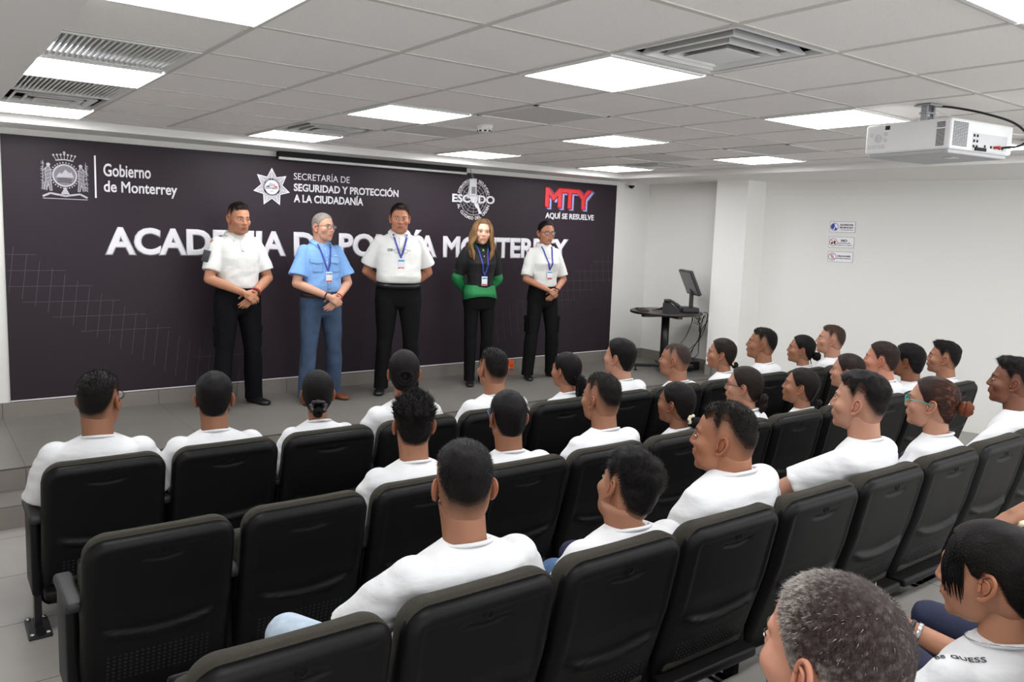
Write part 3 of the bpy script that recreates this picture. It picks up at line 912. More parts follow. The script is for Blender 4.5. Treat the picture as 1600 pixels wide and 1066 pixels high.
specs = [[(7.13, 5.72, tz), (7.18, 5.70, tz - 0.03), (7.16, 5.74, tz - 0.25), (7.1, 5.8, tz - 0.4), (7.08, 5.85, STG + 0.12)],
         [(7.0, 5.66, tz - 0.03), (6.98, 5.66, tz - 0.1), (7.06, 5.7, tz - 0.12), (7.12, 5.76, tz - 0.3), (7.06, 5.84, tz - 0.5), (7.1, 5.9, STG + 0.12)],
         [(7.06, 5.66, tz - 0.03), (7.05, 5.68, tz - 0.2), (7.14, 5.76, tz - 0.32), (7.2, 5.78, tz - 0.2), (7.24, 5.74, tz - 0.1)],
         [(7.16, 5.72, tz - 0.03), (7.1, 5.74, tz - 0.16), (7.2, 5.8, tz - 0.28), (7.27, 5.85, tz - 0.3)],
         [(6.92, 5.7, tz - 0.03), (6.95, 5.74, tz - 0.14), (6.9, 5.78, tz - 0.3), (6.82, 5.85, tz - 0.42), (6.84, 5.95, tz - 0.5)],
         [(7.1, 5.78, tz - 0.36), (7.02, 5.84, tz - 0.46), (6.95, 5.86, tz - 0.52), (7.06, 5.9, STG + 0.12)],
         [(7.12, 5.75, tz - 0.3), (7.18, 5.8, tz - 0.44), (7.25, 5.86, tz - 0.5), (7.2, 5.9, STG + 0.12)]]
for s in specs: tube(bm, bez(s), 0.0045, 6)
for k in range(5):
    c = Vector((6.9 + k * 0.04, 5.655 + 0.01 * k, tz - 0.06))
    tube(bm, [c + Vector((0.06 * math.cos(t), 0.03 * math.cos(t), 0.045 * math.sin(t) - 0.01 * k)) for t in (2 * PI * q / 16 for q in range(13))], 0.004, 6)
tag(fin('hanging_cables', bm, M_blackpl, None, True), 'tangle of thin black cables hanging from the round table to the floor', 'cable')
# ---------------------------------------------------------------- auditorium seats
M_shell = mat('black moulded seat shell', (14, 14, 15), 0.44, spec=0.17, bump=0.08, bump_scale=500)
M_fab = mat('grey brown woven seat fabric', (50, 46, 38), 0.95, noise_amt=0.35, noise_scale=420, bump=0.5, bump_scale=420)
M_arm = mat('black armrest polyurethane', (34, 34, 36), 0.5, spec=0.4)
M_post = mat('black seat stand steel', (16, 16, 17), 0.35)
M_chrome = mat('bright steel', (190, 190, 192), 0.25, 0.9)
SEAT_P = 0.513

def seat_sheet(halfw, z0, z1, rc, depth_fn, R, nu=56, nz=96, base_y=None, sign=-1):
    """a cushion/shell: rounded-rectangle outline seen along Y, surface y=depth_fn(x,z), edges rounded by R towards base_y"""
    bm = fresh()
    def hw(z):
        t = z1 - z
        if t < rc: return halfw - rc + math.sqrt(max(0, rc * rc - (rc - t) ** 2))
        b = z - z0
        if b < rc * 0.6:
            r = rc * 0.6
            return halfw - r + math.sqrt(max(0, r * r - (r - b) ** 2))
        return halfw
    zs = []
    for k in range(nz + 1):
        t = k / nz
        t = 0.5 - 0.5 * math.cos(PI * t) if True else t
        zs.append(z0 + (z1 - z0) * t)
    G = []
    for z in zs:
        row = []
        w = max(hw(z), halfw - rc * 1.0 if False else 0.02)
        for i in range(nu + 1):
            u = -math.cos(PI * i / nu)
            x = u * w
            d = min(w - abs(x), z1 - z, (z - z0))
            # distance to the rounded corner arc
            if z1 - z < rc and halfw - abs(x) < rc:
                d = min(d, rc - math.hypot(rc - (z1 - z), rc - (halfw - abs(x))))
            d = max(0.0, d)
            off = 0 if d >= R else R - math.sqrt(max(0, R * R - (R - d) ** 2))
            row.append(bm.verts.new((x, depth_fn(x, z) - sign * off, z)))
        G.append(row)
    for a, b in zip(G, G[1:]):
        for i in range(nu):
            f = bm.faces.new((a[i], a[i + 1], b[i + 1], b[i])); f.smooth = True
    loop = G[0][:] + [r[-1] for r in G[1:]] + G[-1][:-1][::-1] + [r[0] for r in G[1:-1]][::-1]
    if base_y is not None:
        lo = [bm.verts.new((v.co.x, base_y(v.co.z), v.co.z)) for v in loop]
        n = len(loop)
        for i in range(n):
            j = (i + 1) % n
            f = bm.faces.new((loop[i], loop[j], lo[j], lo[i])); f.smooth = True
        try: bm.faces.new(lo)
        except Exception: pass
    return bm

def lean(z):               # rear face of the backrest, top at y=0
    return 0.20 * max(0, 0.76 - z) + 0.10 * max(0, 0.5 - z)
def ss(a, b, x):
    t = min(1, max(0, (x - a) / (b - a)))
    return t * t * (3 - 2 * t)
def rear(x, z):
    y = lean(z)
    # sunken middle panel
    m = ss(0.205, 0.19, abs(x)) * ss(0.40 + 0.5 * x * x, 0.425 + 0.5 * x * x, z) * ss(0.715, 0.70, z)
    y += 0.005 * m
    # crescent ledge under the panel
    c = math.exp(-((z - (0.387 + 0.9 * x * x)) / 0.014) ** 2) * ss(0.2, 0.14, abs(x))
    y -= 0.020 * c
    # smile shaped dent under the plug
    s = math.exp(-((z - (0.668 + 1.6 * x * x)) / 0.006) ** 2) * ss(0.09, 0.05, abs(x))
    y += 0.009 * s
    # gentle wrap of the sides
    y += 0.35 * max(0, abs(x) - 0.12) ** 2
    return y
def front(x, z):
    return lean(z) + 0.118 + 0.02 * math.exp(-((z - 0.47) / 0.1) ** 2) + 0.2 * x * x

me_parts = {}
def keep(name, bm, m, smooth=True):
    bmesh.ops.recalc_face_normals(bm, faces=bm.faces)
    me = bpy.data.meshes.new(name)
    bm.to_mesh(me); bm.free()
    me.materials.append(m)
    if smooth: me.polygons.foreach_set('use_smooth', [True] * len(me.polygons))
    me_parts[name] = me
    return me
keep('back_shell', seat_sheet(0.243, 0.10, 0.755, 0.07, rear, 0.04, base_y=lambda z: lean(z) + 0.05, sign=-1), M_shell)
keep('back_cushion', seat_sheet(0.238, 0.25, 0.768, 0.075, front, 0.062, base_y=lambda z: lean(z) + 0.035, sign=1), M_fab)
bm = fresh()
tube(bm, [(0.013 * math.cos(2 * PI * k / 16), rear(0, 0.695) - 0.0015, 0.695 + 0.013 * math.sin(2 * PI * k / 16)) for k in range(17)], 0.0016, 6)
keep('shell_plug', bm, M_shell)
bm = fresh()
for r in range(7):
    for c in range(19):
        x = -0.162 + c * 0.018; z = 0.22 + r * 0.016
        y = rear(x, z)
        bm.faces.new([bm.verts.new((x + dx, y - 0.0012, z + dz)) for dx, dz in ((-0.004, -0.003), (0.004, -0.003), (0.004, 0.003), (-0.004, 0.003))])
keep('shell_perforation', bm, M_black, False)
def cushion(bm, y0, y1, z0, z1):
    bevbox(bm, -0.222, 0.222, y0, y1, z0, z1, 0.035, 4)
bm = fresh(); bevbox(bm, -0.225, 0.225, 0.13, 0.56, 0.2, 0.285, 0.035, 4); keep('seat_cushion_open', bm, M_fab)
bm = fresh(); bevbox(bm, -0.225, 0.225, -0.05, 0.05, -0.22, 0.22, 0.04, 4, Matrix.Translation((0, 0.235, 0.40)) @ Matrix.Rotation(math.radians(-8), 4, 'X')); keep('seat_cushion_folded', bm, M_fab)
bm = fresh(); bevbox(bm, -0.24, 0.24, 0.08, 0.5, 0.165, 0.205, 0.012, 2); keep('seat_pan_open', bm, M_shell)
bm = fresh(); bevbox(bm, -0.215, 0.215, -0.012, 0.012, -0.2, 0.2, 0.01, 2, Matrix.Translation((0, 0.297, 0.40)) @ Matrix.Rotation(math.radians(-8), 4, 'X')); keep('seat_pan_folded', bm, M_shell)
ax = SEAT_P / 2
def arm_set():
    bm = fresh(); bevbox(bm, -0.03, 0.03, 0.1, 0.395, 0.50, 0.535, 0.015, 4); keep('armrest_pad', bm, M_arm)
    bm = fresh(); bevbox(bm, -0.021, 0.021, 0.16, 0.385, 0.16, 0.502, 0.018, 4); keep('side_panel', bm, M_shell)
    bm = fresh(); box(bm, -0.014, 0.014, 0.175, 0.225, 0.012, 0.24); keep('post', bm, M_post, False)
    bm = fresh(); bevbox(bm, -0.045, 0.045, 0.1, 0.3, 0.0, 0.012, 0.004, 2); box(bm, -0.016, 0.016, 0.14, 0.26, 0.01, 0.03); keep('foot_plate', bm, M_post, False)
    bm = fresh()
    for y in (0.12, 0.28): tube(bm, [(0.03, y, 0.01), (0.03, y, 0.022)], 0.009, 8); tube(bm, [(-0.03, y, 0.01), (-0.03, y, 0.022)], 0.009, 8)
    keep('bolts', bm, M_chrome)
arm_set()
ORD = ['first', 'second', 'third', 'fourth', 'fifth', 'sixth', 'seventh', 'eighth', 'ninth', 'tenth', 'eleventh', 'twelfth']
ROWS = {1: (3.58, 0.0, 'front row'), 2: (2.66, 0.0, 'second row'), 3: (1.577, PLAT, 'third row'), 4: (0.37, PLAT2, 'row nearest the camera')}
def seat_pos(row, k):
    y, z, _ = ROWS[row]
    x = 0.406 + SEAT_P * k + 0.24 + {3: 0.025, 4: 0.09}.get(row, 0)
    return Vector((x, y - 0.0133 * x, z))
def seat(row, k, taken, label):
    p = seat_pos(row, k)
    e = empty('auditorium_seat', p, math.radians(-0.76), label, 'seat', 'auditorium seats')
    for n in ('back_shell', 'back_cushion', 'shell_plug', 'shell_perforation'): link(n, me_parts[n], e)
    st = 'open' if taken else 'folded'
    link('seat_cushion', me_parts['seat_cushion_' + st], e); link('seat_pan', me_parts['seat_pan_' + st], e)
    for s in ((-1, 1) if k == 0 else (1,)):
        for n in ('armrest_pad', 'side_panel', 'post', 'foot_plate'):
            link(n, me_parts[n], e, loc=(s * ax, 0, 0))
        fp = e.children[-1]
        link('bolts', me_parts['bolts'], fp)
    return e
empty_seats = {(2, 0), (2, 1), (3, 0), (3, 4), (3, 7)}
seat_notes = {(1, 0): 'black front row seat beside the left aisle, under the man in dark glasses', (1, 1): 'black front row seat, second from the left aisle',
              (2, 0): 'empty black seat at the left aisle end of the second row, whole back visible', (2, 1): 'empty black second row seat, second from the aisle, beside the aisle end seat',
              (3, 0): 'empty black seat at the aisle end of the third row, cut by the bottom edge', (3, 1): 'black third row seat under the man with the high fade and light jeans',
              (3, 2): 'black third row seat under the man with his head tilted to one side', (3, 3): 'black third row seat under the heavy man in profile',
              (3, 4): 'empty black third row seat between the heavy man and the tall young man', (2, 11): 'black seat at the wall end of the second row, slanted against the white wall',
              (1, 11): 'black seat at the wall end of the front row'}
for row, n in ((1, 12), (2, 12), (3, 10), (4, 5)):
    for k in range(n):
        if row == 4 and k < 1: continue
        lab = seat_notes.get((row, k), '%s black seat from the left aisle in the %s' % (ORD[k], ROWS[row][2]))
        seat(row, k, (row, k) not in empty_seats, lab)
# ---------------------------------------------------------------- people: heads
def smin(a, b, k):
    h = np.clip(0.5 + 0.5 * (b - a) / k, 0, 1)
    return b + (a - b) * h - k * h * (1 - h)
def smax(a, b, k):
    return -smin(-a, -b, k)
def s_ell(p, c, r):
    q = p - np.array(c); r = np.array(r)
    k0 = np.linalg.norm(q / r, axis=1); k1 = np.linalg.norm(q / (r * r), axis=1)
    return k0 * (k0 - 1) / np.maximum(k1, 1e-9)
def s_cap(p, a, b, ra, rb):
    a = np.array(a, float); b = np.array(b, float)
    pa = p - a; ba = b - a
    h = np.clip(pa @ ba / (ba @ ba), 0, 1)
    return np.linalg.norm(pa - h[:, None] * ba, axis=1) - (ra + (rb - ra) * h)

def head_sdf(p, f):
    """f: jaw, fat, nose, female factors"""
    jaw, fat, nose, fem = f
    q = p.copy(); q[:, 0] = np.abs(q[:, 0])
    d = s_ell(q, (0, -0.010, 0.034), (0.075, 0.097, 0.089))
    d = smin(d, s_ell(q, (0, -0.042, -0.030), (0.060, 0.050, 0.062)), 0.03)
    d = smin(d, s_ell(q, (0, 0.026, -0.026), (0.063 + 0.004 * fat, 0.062, 0.080)), 0.02)
    d = smin(d, s_ell(q, (0, 0.030, -0.074), (0.047 * jaw + 0.006 * fat, 0.050, 0.036)), 0.02)
    d = smin(d, s_ell(q, (0, 0.072, -0.094), (0.019 * jaw, 0.017, 0.015)), 0.018)
    d = smin(d, s_ell(q, (0.042, 0.055, -0.018), (0.024, 0.026, 0.022)), 0.02)          # cheek
    d = smin(d, s_cap(q, (0.006, 0.083, 0.030), (0.040, 0.070, 0.030), 0.010, 0.008), 0.012 if fem < 0.5 else 0.02)  # brow
    d = smax(d, -s_ell(q, (0.032, 0.104, 0.012), (0.017, 0.022, 0.011)), 0.012)       # eye socket
    d = smin(d, s_ell(q, (0.032, 0.0765, 0.010), (0.0135, 0.0105, 0.0100)), 0.004)    # lids
    n = nose
    d = smin(d, s_cap(q, (0, 0.085, 0.022), (0, 0.0965 + 0.005 * n, -0.020), 0.0085, 0.0115), 0.013)
    d = smin(d, s_ell(q, (0.0125, 0.091, -0.024), (0.0088, 0.011, 0.008)), 0.006)
    d = smin(d, s_ell(q, (0, 0.078, -0.052), (0.030, 0.018, 0.022)), 0.016)           # muzzle
    d = smin(d, s_cap(q, (0, 0.0965, -0.0495), (0.017, 0.090, -0.052), 0.0052, 0.003), 0.004)
    d = smin(d, s_cap(q, (0, 0.0955, -0.0600), (0.014, 0.090, -0.0585), 0.0062, 0.0035), 0.004)
    d = smax(d, -s_cap(q, (0, 0.1015, -0.0550), (0.021, 0.0915, -0.0555), 0.0012, 0.001), 0.002)
    return d

def dirs(nu, nv):
    D = []
    for i in range(nv + 1):
        a = -PI / 2 + PI * i / nv
        for j in range(nu):
            t = 2 * PI * j / nu
            D.append((math.cos(a) * math.cos(t), math.cos(a) * math.sin(t), math.sin(a)))
    return np.array(D)
def grid_faces(nu, nv):
    Fs = []
    for i in range(nv):
        for j in range(nu):
            k = (j + 1) % nu
            a, b, c, d = i * nu + j, i * nu + k, (i + 1) * nu + k, (i + 1) * nu + j
            if i == 0: Fs.append((b, c, d))
            elif i == nv - 1: Fs.append((a, b, c))
            else: Fs.append((a, b, c, d))
    return Fs
_hc = {}
def head_radius(f, nu, nv):
    key = (tuple(f), nu, nv)
    if key in _hc: return _hc[key]
    D = dirs(nu, nv)
    lo = np.full(len(D), 0.02); hi = np.full(len(D), 0.17)
    for _ in range(22):
        m = (lo + hi) / 2
        s = head_sdf(D * m[:, None], f)
        ins = s < 0
        lo = np.where(ins, m, lo); hi = np.where(ins, hi, m)
    _hc[key] = (D, lo)
    return _hc[key]
def face_y(x, z, f):
    lo, hi = 0.03, 0.15
    for _ in range(24):
        m = (lo + hi) / 2
        if head_sdf(np.array([[x, m, z]]), f)[0] < 0: lo = m
        else: hi = m
    return lo

def ear_bm(side, f):
    bm = fresh()
    tilt = math.radians(24)
    B = Vector((math.sin(tilt) * side, -math.cos(tilt), 0))     # towards the back and out
    A = Vector((0, -0.17, 0.985))
    N = Vector((side * math.cos(tilt), math.sin(tilt), 0))
    c = Vector((side * 0.0715, -0.002, -0.002))
    P = lambda b, a, n=0: c + B * b + A * a + N * n
    rim = [(-0.004, 0.006), (-0.002, 0.020), (0.008, 0.030), (0.020, 0.029), (0.029, 0.018), (0.030, 0.003), (0.025, -0.012), (0.016, -0.024), (0.006, -0.031), (0.0, -0.026)]
    tube(bm, bez([P(b, a, 0.003) for b, a in rim], 4), [0.0042] * 20 + [0.0045] * 8 + [0.0062] * 9, 8)
    Mx = Matrix((B, A, N)).transposed()
    ell(bm, P(0.013, 0.0, -0.002), (0.019, 0.030, 0.0042), Mx)
    cap(bm, P(-0.002, -0.01, 0.004), P(-0.004, 0.002, 0.003), 0.0045, 0.004)      # tragus
    tube(bm, bez([P(0.004, 0.018, 0.0035), P(0.018, 0.012, 0.005), (P(0.019, -0.004, 0.005)), P(0.01, -0.016, 0.004)], 4), 0.003, 6)
    return bm

def bm_arrays(bm):
    bm.verts.ensure_lookup_table()
    for i, v in enumerate(bm.verts): v.index = i
    V = np.array([v.co[:] for v in bm.verts]); Fs = [tuple(v.index for v in f.verts) for f in bm.faces]
    bm.free()
    return V, Fs
def cat_arrays(parts):
    V, F, C = [], [], []
    o = 0
    for v, f, c in parts:
        V.append(v); F += [tuple(i + o for i in q) for q in f]; o += len(v)
        C.append(np.broadcast_to(c, (len(v), 3)))
    return np.concatenate(V), F, np.concatenate(C)

def sstep(a, b, x):
    t = np.clip((x - a) / (b - a), 0, 1)
    return t * t * (3 - 2 * t)
def interp_az(P, table):
    """table of (azimuth degrees from the front, height) on the scalp"""
    az = np.degrees(np.arctan2(np.abs(P[:, 0]), P[:, 1]))
    return np.interp(az, [t[0] for t in table], [t[1] for t in table])
LINE_MAN = [(0, 0.078), (30, 0.076), (48, 0.060), (62, 0.040), (74, 0.012), (84, -0.010), (94, 0.022), (110, 0.016), (126, -0.030), (150, -0.072), (180, -0.082)]
LINE_WOMAN = [(0, 0.082), (30, 0.078), (48, 0.060), (64, 0.040), (76, 0.014), (86, 0.008), (96, 0.030), (112, 0.016), (128, -0.032), (150, -0.066), (180, -0.078)]

M_skin = mat('skin', (200, 150, 120), 0.5, spec=0.35, attr='tone', bump=0.06, bump_scale=700)
M_hair = mat('hair', (20, 16, 15), 0.40, spec=0.12, attr='tone', noise_amt=0.35, noise_scale=60, stretch=(6, 1.2, 1.2), bump=0.5, bump_scale=120)
M_blade_unused = mat('hair strands', (20, 16, 15), 0.45, spec=0.45, attr='tone')
M_eyew = mat('eye white', (226, 220, 214), 0.25)
M_iris = mat('dark iris', (30, 20, 16), 0.15)
M_lash = mat('lashes and brows', (26, 20, 18), 0.7)

def Rh(yaw, pitch, roll):
    """yaw left positive, pitch up positive, roll towards the right shoulder positive; degrees"""
    return (Matrix.Rotation(math.radians(yaw), 3, 'Z') @ Matrix.Rotation(math.radians(pitch), 3, 'X') @ Matrix.Rotation(math.radians(roll), 3, 'Y'))
def tr(V, R, c, s=1.0, piv=(0, -0.02, -0.07)):
    R = np.array(R); piv = np.array(piv)
    return ((V - piv) @ R.T + piv) * s + np.array(c)

def skin_colors(P, tone, hair_rgb, style, f, line):
    """natural tone of the skin: lips, shaved stubble and the scalp under clipped hair"""
    base = np.array(lin(tone)); C = np.repeat(base[None], len(P), 0)
    x, y, z = np.abs(P[:, 0]), P[:, 1], P[:, 2]
    lips = np.exp(-(((z + 0.0555) / 0.0085) ** 2 + (x / 0.021) ** 4)) * (y > 0.07)
    lc = np.array(lin(style.get('lips', tuple(int(t * k) for t, k in zip(tone, (0.86, 0.66, 0.62))))))
    C = C * (1 - lips[:, None]) + lc * lips[:, None]
    warm = np.exp(-(((x - 0.045) / 0.02) ** 2 + ((z + 0.022) / 0.02) ** 2)) * (y > 0.03) * 0.25
    C = C * (1 + warm[:, None] * (np.array([1.12, 0.9, 0.86]) - 1))
    if style.get('stubble'):
        b = sstep(-0.02, -0.06, z) * (y > 0.0) * (1 - lips) * style['stubble']
        C = C * (1 - b[:, None]) + np.array(lin((92, 74, 66))) * b[:, None]
    dens = hair_density(P, style, line)
    dens = scalp_w(dens)
    return C * (1 - dens[:, None] * 0.995) + np.array(lin(hair_rgb)) * dens[:, None] * 0.995

def scalp_w(d):
    return np.clip(d * 1.12, 0, 1) ** 1.1

def hair_density(P, style, line):
    zb = interp_az(P, line)
    az = np.degrees(np.arctan2(np.abs(P[:, 0]), P[:, 1]))
    fade = np.interp(az, [0, 40, 65, 100, 140, 180], [0.008, 0.010, style['fade'] * 0.8, style['fade'], style['fade'], style['fade']])
    return sstep(0, 1, (P[:, 2] - zb) / np.maximum(fade, 0.006))

def make_hair(style, f, line, rng, nu=110, nv=84, tone=(160, 110, 84)):
    """closed-looking shell of hair over the scalp plus many separate strands; head coordinates"""
    D, r = head_radius(f, nu, nv)
    P = D * r[:, None]
    dens = hair_density(P, style, line)
    top = sstep(style.get('top0', 0.03), style.get('top0', 0.03) + 0.05, P[:, 2])
    front = sstep(0.0, 0.08, P[:, 1])
    dk = sstep(0.45, 1.0, dens)
    t = dk * (style['side'] * (1 - top) + (style['top'] + style.get('quiff', 0) * front) * top) - 0.003 * (1 - dk) ** 2
    t = np.where(dens < 0.4, -0.003, t)
    lump = np.array([noise.noise(Vector(p) * style.get('lump_scale', 45)) for p in P])
    t = t * (1 + style.get('lump', 0.25) * lump)
    Q = D * (r + t)[:, None]
    ok = dens > 0.4
    F = [q for q in grid_faces(nu, nv) if any(ok[list(q)])]
    use = sorted({i for q in F for i in q}); ix = {v: k for k, v in enumerate(use)}
    V = Q[use]; F = [tuple(ix[i] for i in q) for q in F]
    hc = np.array(lin(style['rgb']))
    jit = np.array([rng.uniform(0.75, 1.25) for _ in use])
    grey = style.get('grey', 0)
    C = hc[None] * jit[:, None]
    if style.get('streak'):
        sx = np.array([0.5 + 0.5 * noise.noise(Vector((p[0] * 90, p[1] * 6, p[2] * 110))) for p in V])
        back = sstep(0.01, -0.07, V[:, 1]) * sstep(-0.05, 0.0, V[:, 2])
        m = (sstep(0.42, 0.85, sx) * back)[:, None] * 0.85
        C = C * (1 - m) + np.array(lin(style['streak'])) * m
    def greyness(p):
        a = math.degrees(math.atan2(abs(p[0]), p[1]))
        fr = float(sstep(-0.02, 0.07, np.array([p[1]]))[0]); lo_ = float(sstep(0.045, -0.01, np.array([p[2]]))[0])
        return max(0.0, min(1.0, 0.95 * fr + 0.75 * lo_ * (1.0 if p[1] > -0.05 else 0.4)))
    if grey:
        g = np.array([greyness(p) for p in V]) * grey
        gm = np.clip(g + np.array([noise.noise(Vector(p) * 150) for p in V]) * 0.4 * grey, 0, 1)[:, None]
        C = C * (1 - gm) + np.array(lin((168, 160, 152))) * gm
    wsc = scalp_w(dens[use])[:, None] * 0.995
    C = np.array(lin(tone)) * (1 - wsc) + C * wsc
    # strands
    n = style.get('blades', 1600)
    BV, BF_, BC = [], [], []
    if n:
        quads = [q for q in F if len(q) == 4]
        areas = np.array([np.linalg.norm(np.cross(V[q[1]] - V[q[0]], V[q[3]] - V[q[0]])) * (0.15 + dens[use[q[0]]]) for q in quads])
        cum = np.cumsum(areas); cum /= cum[-1]
        comb = style.get('comb', 'up')
        for k in range(n):
            q = quads[int(np.searchsorted(cum, rng.random()))]
            u, w = rng.random(), rng.random()
            p = (V[q[0]] * (1 - u) + V[q[1]] * u) * (1 - w) + (V[q[3]] * (1 - u) + V[q[2]] * u) * w
            nrm = p / np.linalg.norm(p)
            tp = float(sstep(0.02, 0.08, np.array([p[2]]))[0])
            if comb == 'up': d = nrm * 0.8 + np.array([0, 0.3, 0.45])
            elif comb == 'side': d = nrm * 0.35 + np.array([0.75, 0.35, 0.1])
            elif comb == 'front': d = nrm * 0.35 + np.array([0, 0.9, -0.05])
            elif comb == 'crown':
                c = np.array([0.01, -0.055, 0.1]); d = (p - c); d = d - nrm * d.dot(nrm); d = d / (np.linalg.norm(d) + 1e-6) + nrm * 0.22
            else:                   # 'back': swept to the nape
                g = np.array(style.get('bun', (0, -0.12, 0.0))); d = (g - p); d = d - nrm * d.dot(nrm); d = d / (np.linalg.norm(d) + 1e-6) + nrm * 0.06
            d = d + np.array([rng.gauss(0, 0.18) for _ in range(3)]) * style.get('mess', 1.0)
            if comb != 'back' and comb != 'crown': d[:] = d * tp + (nrm * 0.35 + np.array([0, -0.2, -0.8])) * (1 - tp)
            d /= np.linalg.norm(d)
            L = (style.get('blade_len', 0.014) * (0.35 + 0.65 * tp) if comb != 'back' else 0.03) * rng.uniform(0.6, 1.2)
            s = np.cross(d, nrm); s /= np.linalg.norm(s) + 1e-6
            wd = style.get('blade_w', 0.0011)
            o = len(BV)
            base = p - nrm * 0.0015
            BV += [base - s * wd, base + s * wd, base + d * L]
            BF_.append((o, o + 1, o + 2))
            cc = hc * rng.uniform(0.6, 1.7)
            if grey and rng.random() < greyness(p) * grey + 0.05 * grey: cc = np.array(lin((160, 153, 148))) * rng.uniform(0.6, 1.15)
            elif grey: cc = np.array(lin((56, 43, 42))) * rng.uniform(0.5, 1.5)
            BC += [cc, cc, cc]
    parts = [(V, F, C)]
    if BV: parts.append((np.array(BV), BF_, np.array(BC)))
    return cat_arrays(parts)

HAIR = {
    'fade':     dict(fade=0.075, side=0.003, top=0.013, top0=0.035, rgb=(13, 11, 11), comb='up', blades=1500, blade_len=0.012),
    'highfade': dict(fade=0.105, side=0.002, top=0.012, top0=0.045, rgb=(12, 10, 10), comb='crown', blades=1700, blade_len=0.013),
    'flat':     dict(fade=0.09, side=0.002, top=0.012, top0=0.05, quiff=0.004, rgb=(14, 12, 11), comb='up', blades=1500, blade_len=0.011),
    'short':    dict(fade=0.04, side=0.005, top=0.011, top0=0.03, rgb=(12, 11, 11), comb='crown', blades=1500, blade_len=0.011),
    'tousled':  dict(fade=0.05, side=0.006, top=0.022, top0=0.03, rgb=(11, 9, 9), comb='up', blades=2200, blade_len=0.024, lump=0.5, lump_scale=55, mess=1.6),
    'swept':    dict(fade=0.06, side=0.006, top=0.020, top0=0.03, quiff=0.006, rgb=(11, 9, 9), comb='crown', blades=2200, blade_len=0.022, lump=0.4),
    'quiff':    dict(fade=0.07, side=0.004, top=0.018, top0=0.04, quiff=0.016, rgb=(12, 10, 10), comb='front', blades=1800, blade_len=0.018, lump=0.35),
    'buzz':     dict(fade=0.05, side=0.0025, top=0.005, top0=0.03, rgb=(52, 42, 38), comb='crown', blades=1500, blade_len=0.006),
    'greybuzz': dict(fade=0.012, side=0.004, top=0.007, top0=0.03, rgb=(46, 36, 36), comb='crown', blades=9000, blade_len=0.010, blade_w=0.0007, grey=0.8, lump=0.1),
    'greythin': dict(fade=0.03, side=0.003, top=0.005, top0=0.03, rgb=(120, 112, 106), comb='front', blades=700, blade_len=0.008, grey=0.5),
    'combed':   dict(fade=0.02, side=0.006, top=0.013, top0=0.03, quiff=0.006, rgb=(12, 10, 10), comb='crown', blades=1200, blade_len=0.014),
    'pulled':   dict(fade=0.008, side=0.008, top=0.011, top0=0.03, rgb=(12, 10, 10), comb='back', blades=900, blade_w=0.0008, mess=0.25, lump=0.12),
}

def glasses_bm(f, frame_w=0.0018, half=0.024):
    bm = fresh()
    for s in (-1, 1):
        pts = []
        for k in range(17):
            t = 2 * PI * k / 16
            x = s * 0.034 + half * math.copysign(abs(math.cos(t)) ** 0.6, math.cos(t))
            z = 0.008 + 0.017 * math.copysign(abs(math.sin(t)) ** 0.6, math.sin(t))
            pts.append((x, 0.105 - 0.10 * max(0, abs(x) - 0.02), z))
        tube(bm, pts, frame_w, 6)
        tube(bm, bez([(s * 0.058, 0.100, 0.014), (s * 0.074, 0.07, 0.016), (s * 0.082, 0.01, 0.016), (s * 0.084, -0.012, 0.006), (s * 0.082, -0.022, -0.012)], 4), frame_w * 1.2, 6)
    tube(bm, [(-0.011, 0.106, 0.012), (0, 0.108, 0.014), (0.011, 0.106, 0.012)], frame_w, 6)
    return bm
M_glass = {'black': mat('black spectacle frame', (16, 16, 18), 0.25), 'teal': mat('teal spectacle frame', (40, 150, 140), 0.3), 'violet': mat('violet spectacle frame', (70, 62, 130), 0.3), 'wire': mat('thin dark spectacle frame', (40, 36, 36), 0.3)}
def lens_mat():
    m = mat('clear lens', (230, 235, 240), 0.05)
    m.node_tree.nodes['Principled BSDF'].inputs['Alpha'].default_value = 0.18
    return m
M_lens = lens_mat()

def rope(bm, pts, rad, n=10, wob=0.15, seed=1, k=6):
    """a hanging tail of hair"""
    P = bez(pts, k)
    rs = list(np.interp(np.linspace(0, 1, len(P)), np.linspace(0, 1, len(rad)), rad))
    rings = []
    for i, (p, r) in enumerate(zip(P, rs)):
        d = (P[min(i + 1, len(P) - 1)] - P[max(0, i - 1)]).normalized()
        u, v, _ = frame_of(d)
        rings.append([p + (u * math.cos(t) + v * math.sin(t)) * r * (1 + wob * math.sin(5 * t + seed)) for t in (2 * PI * j / 20 for j in range(20))])
    loft(bm, rings)

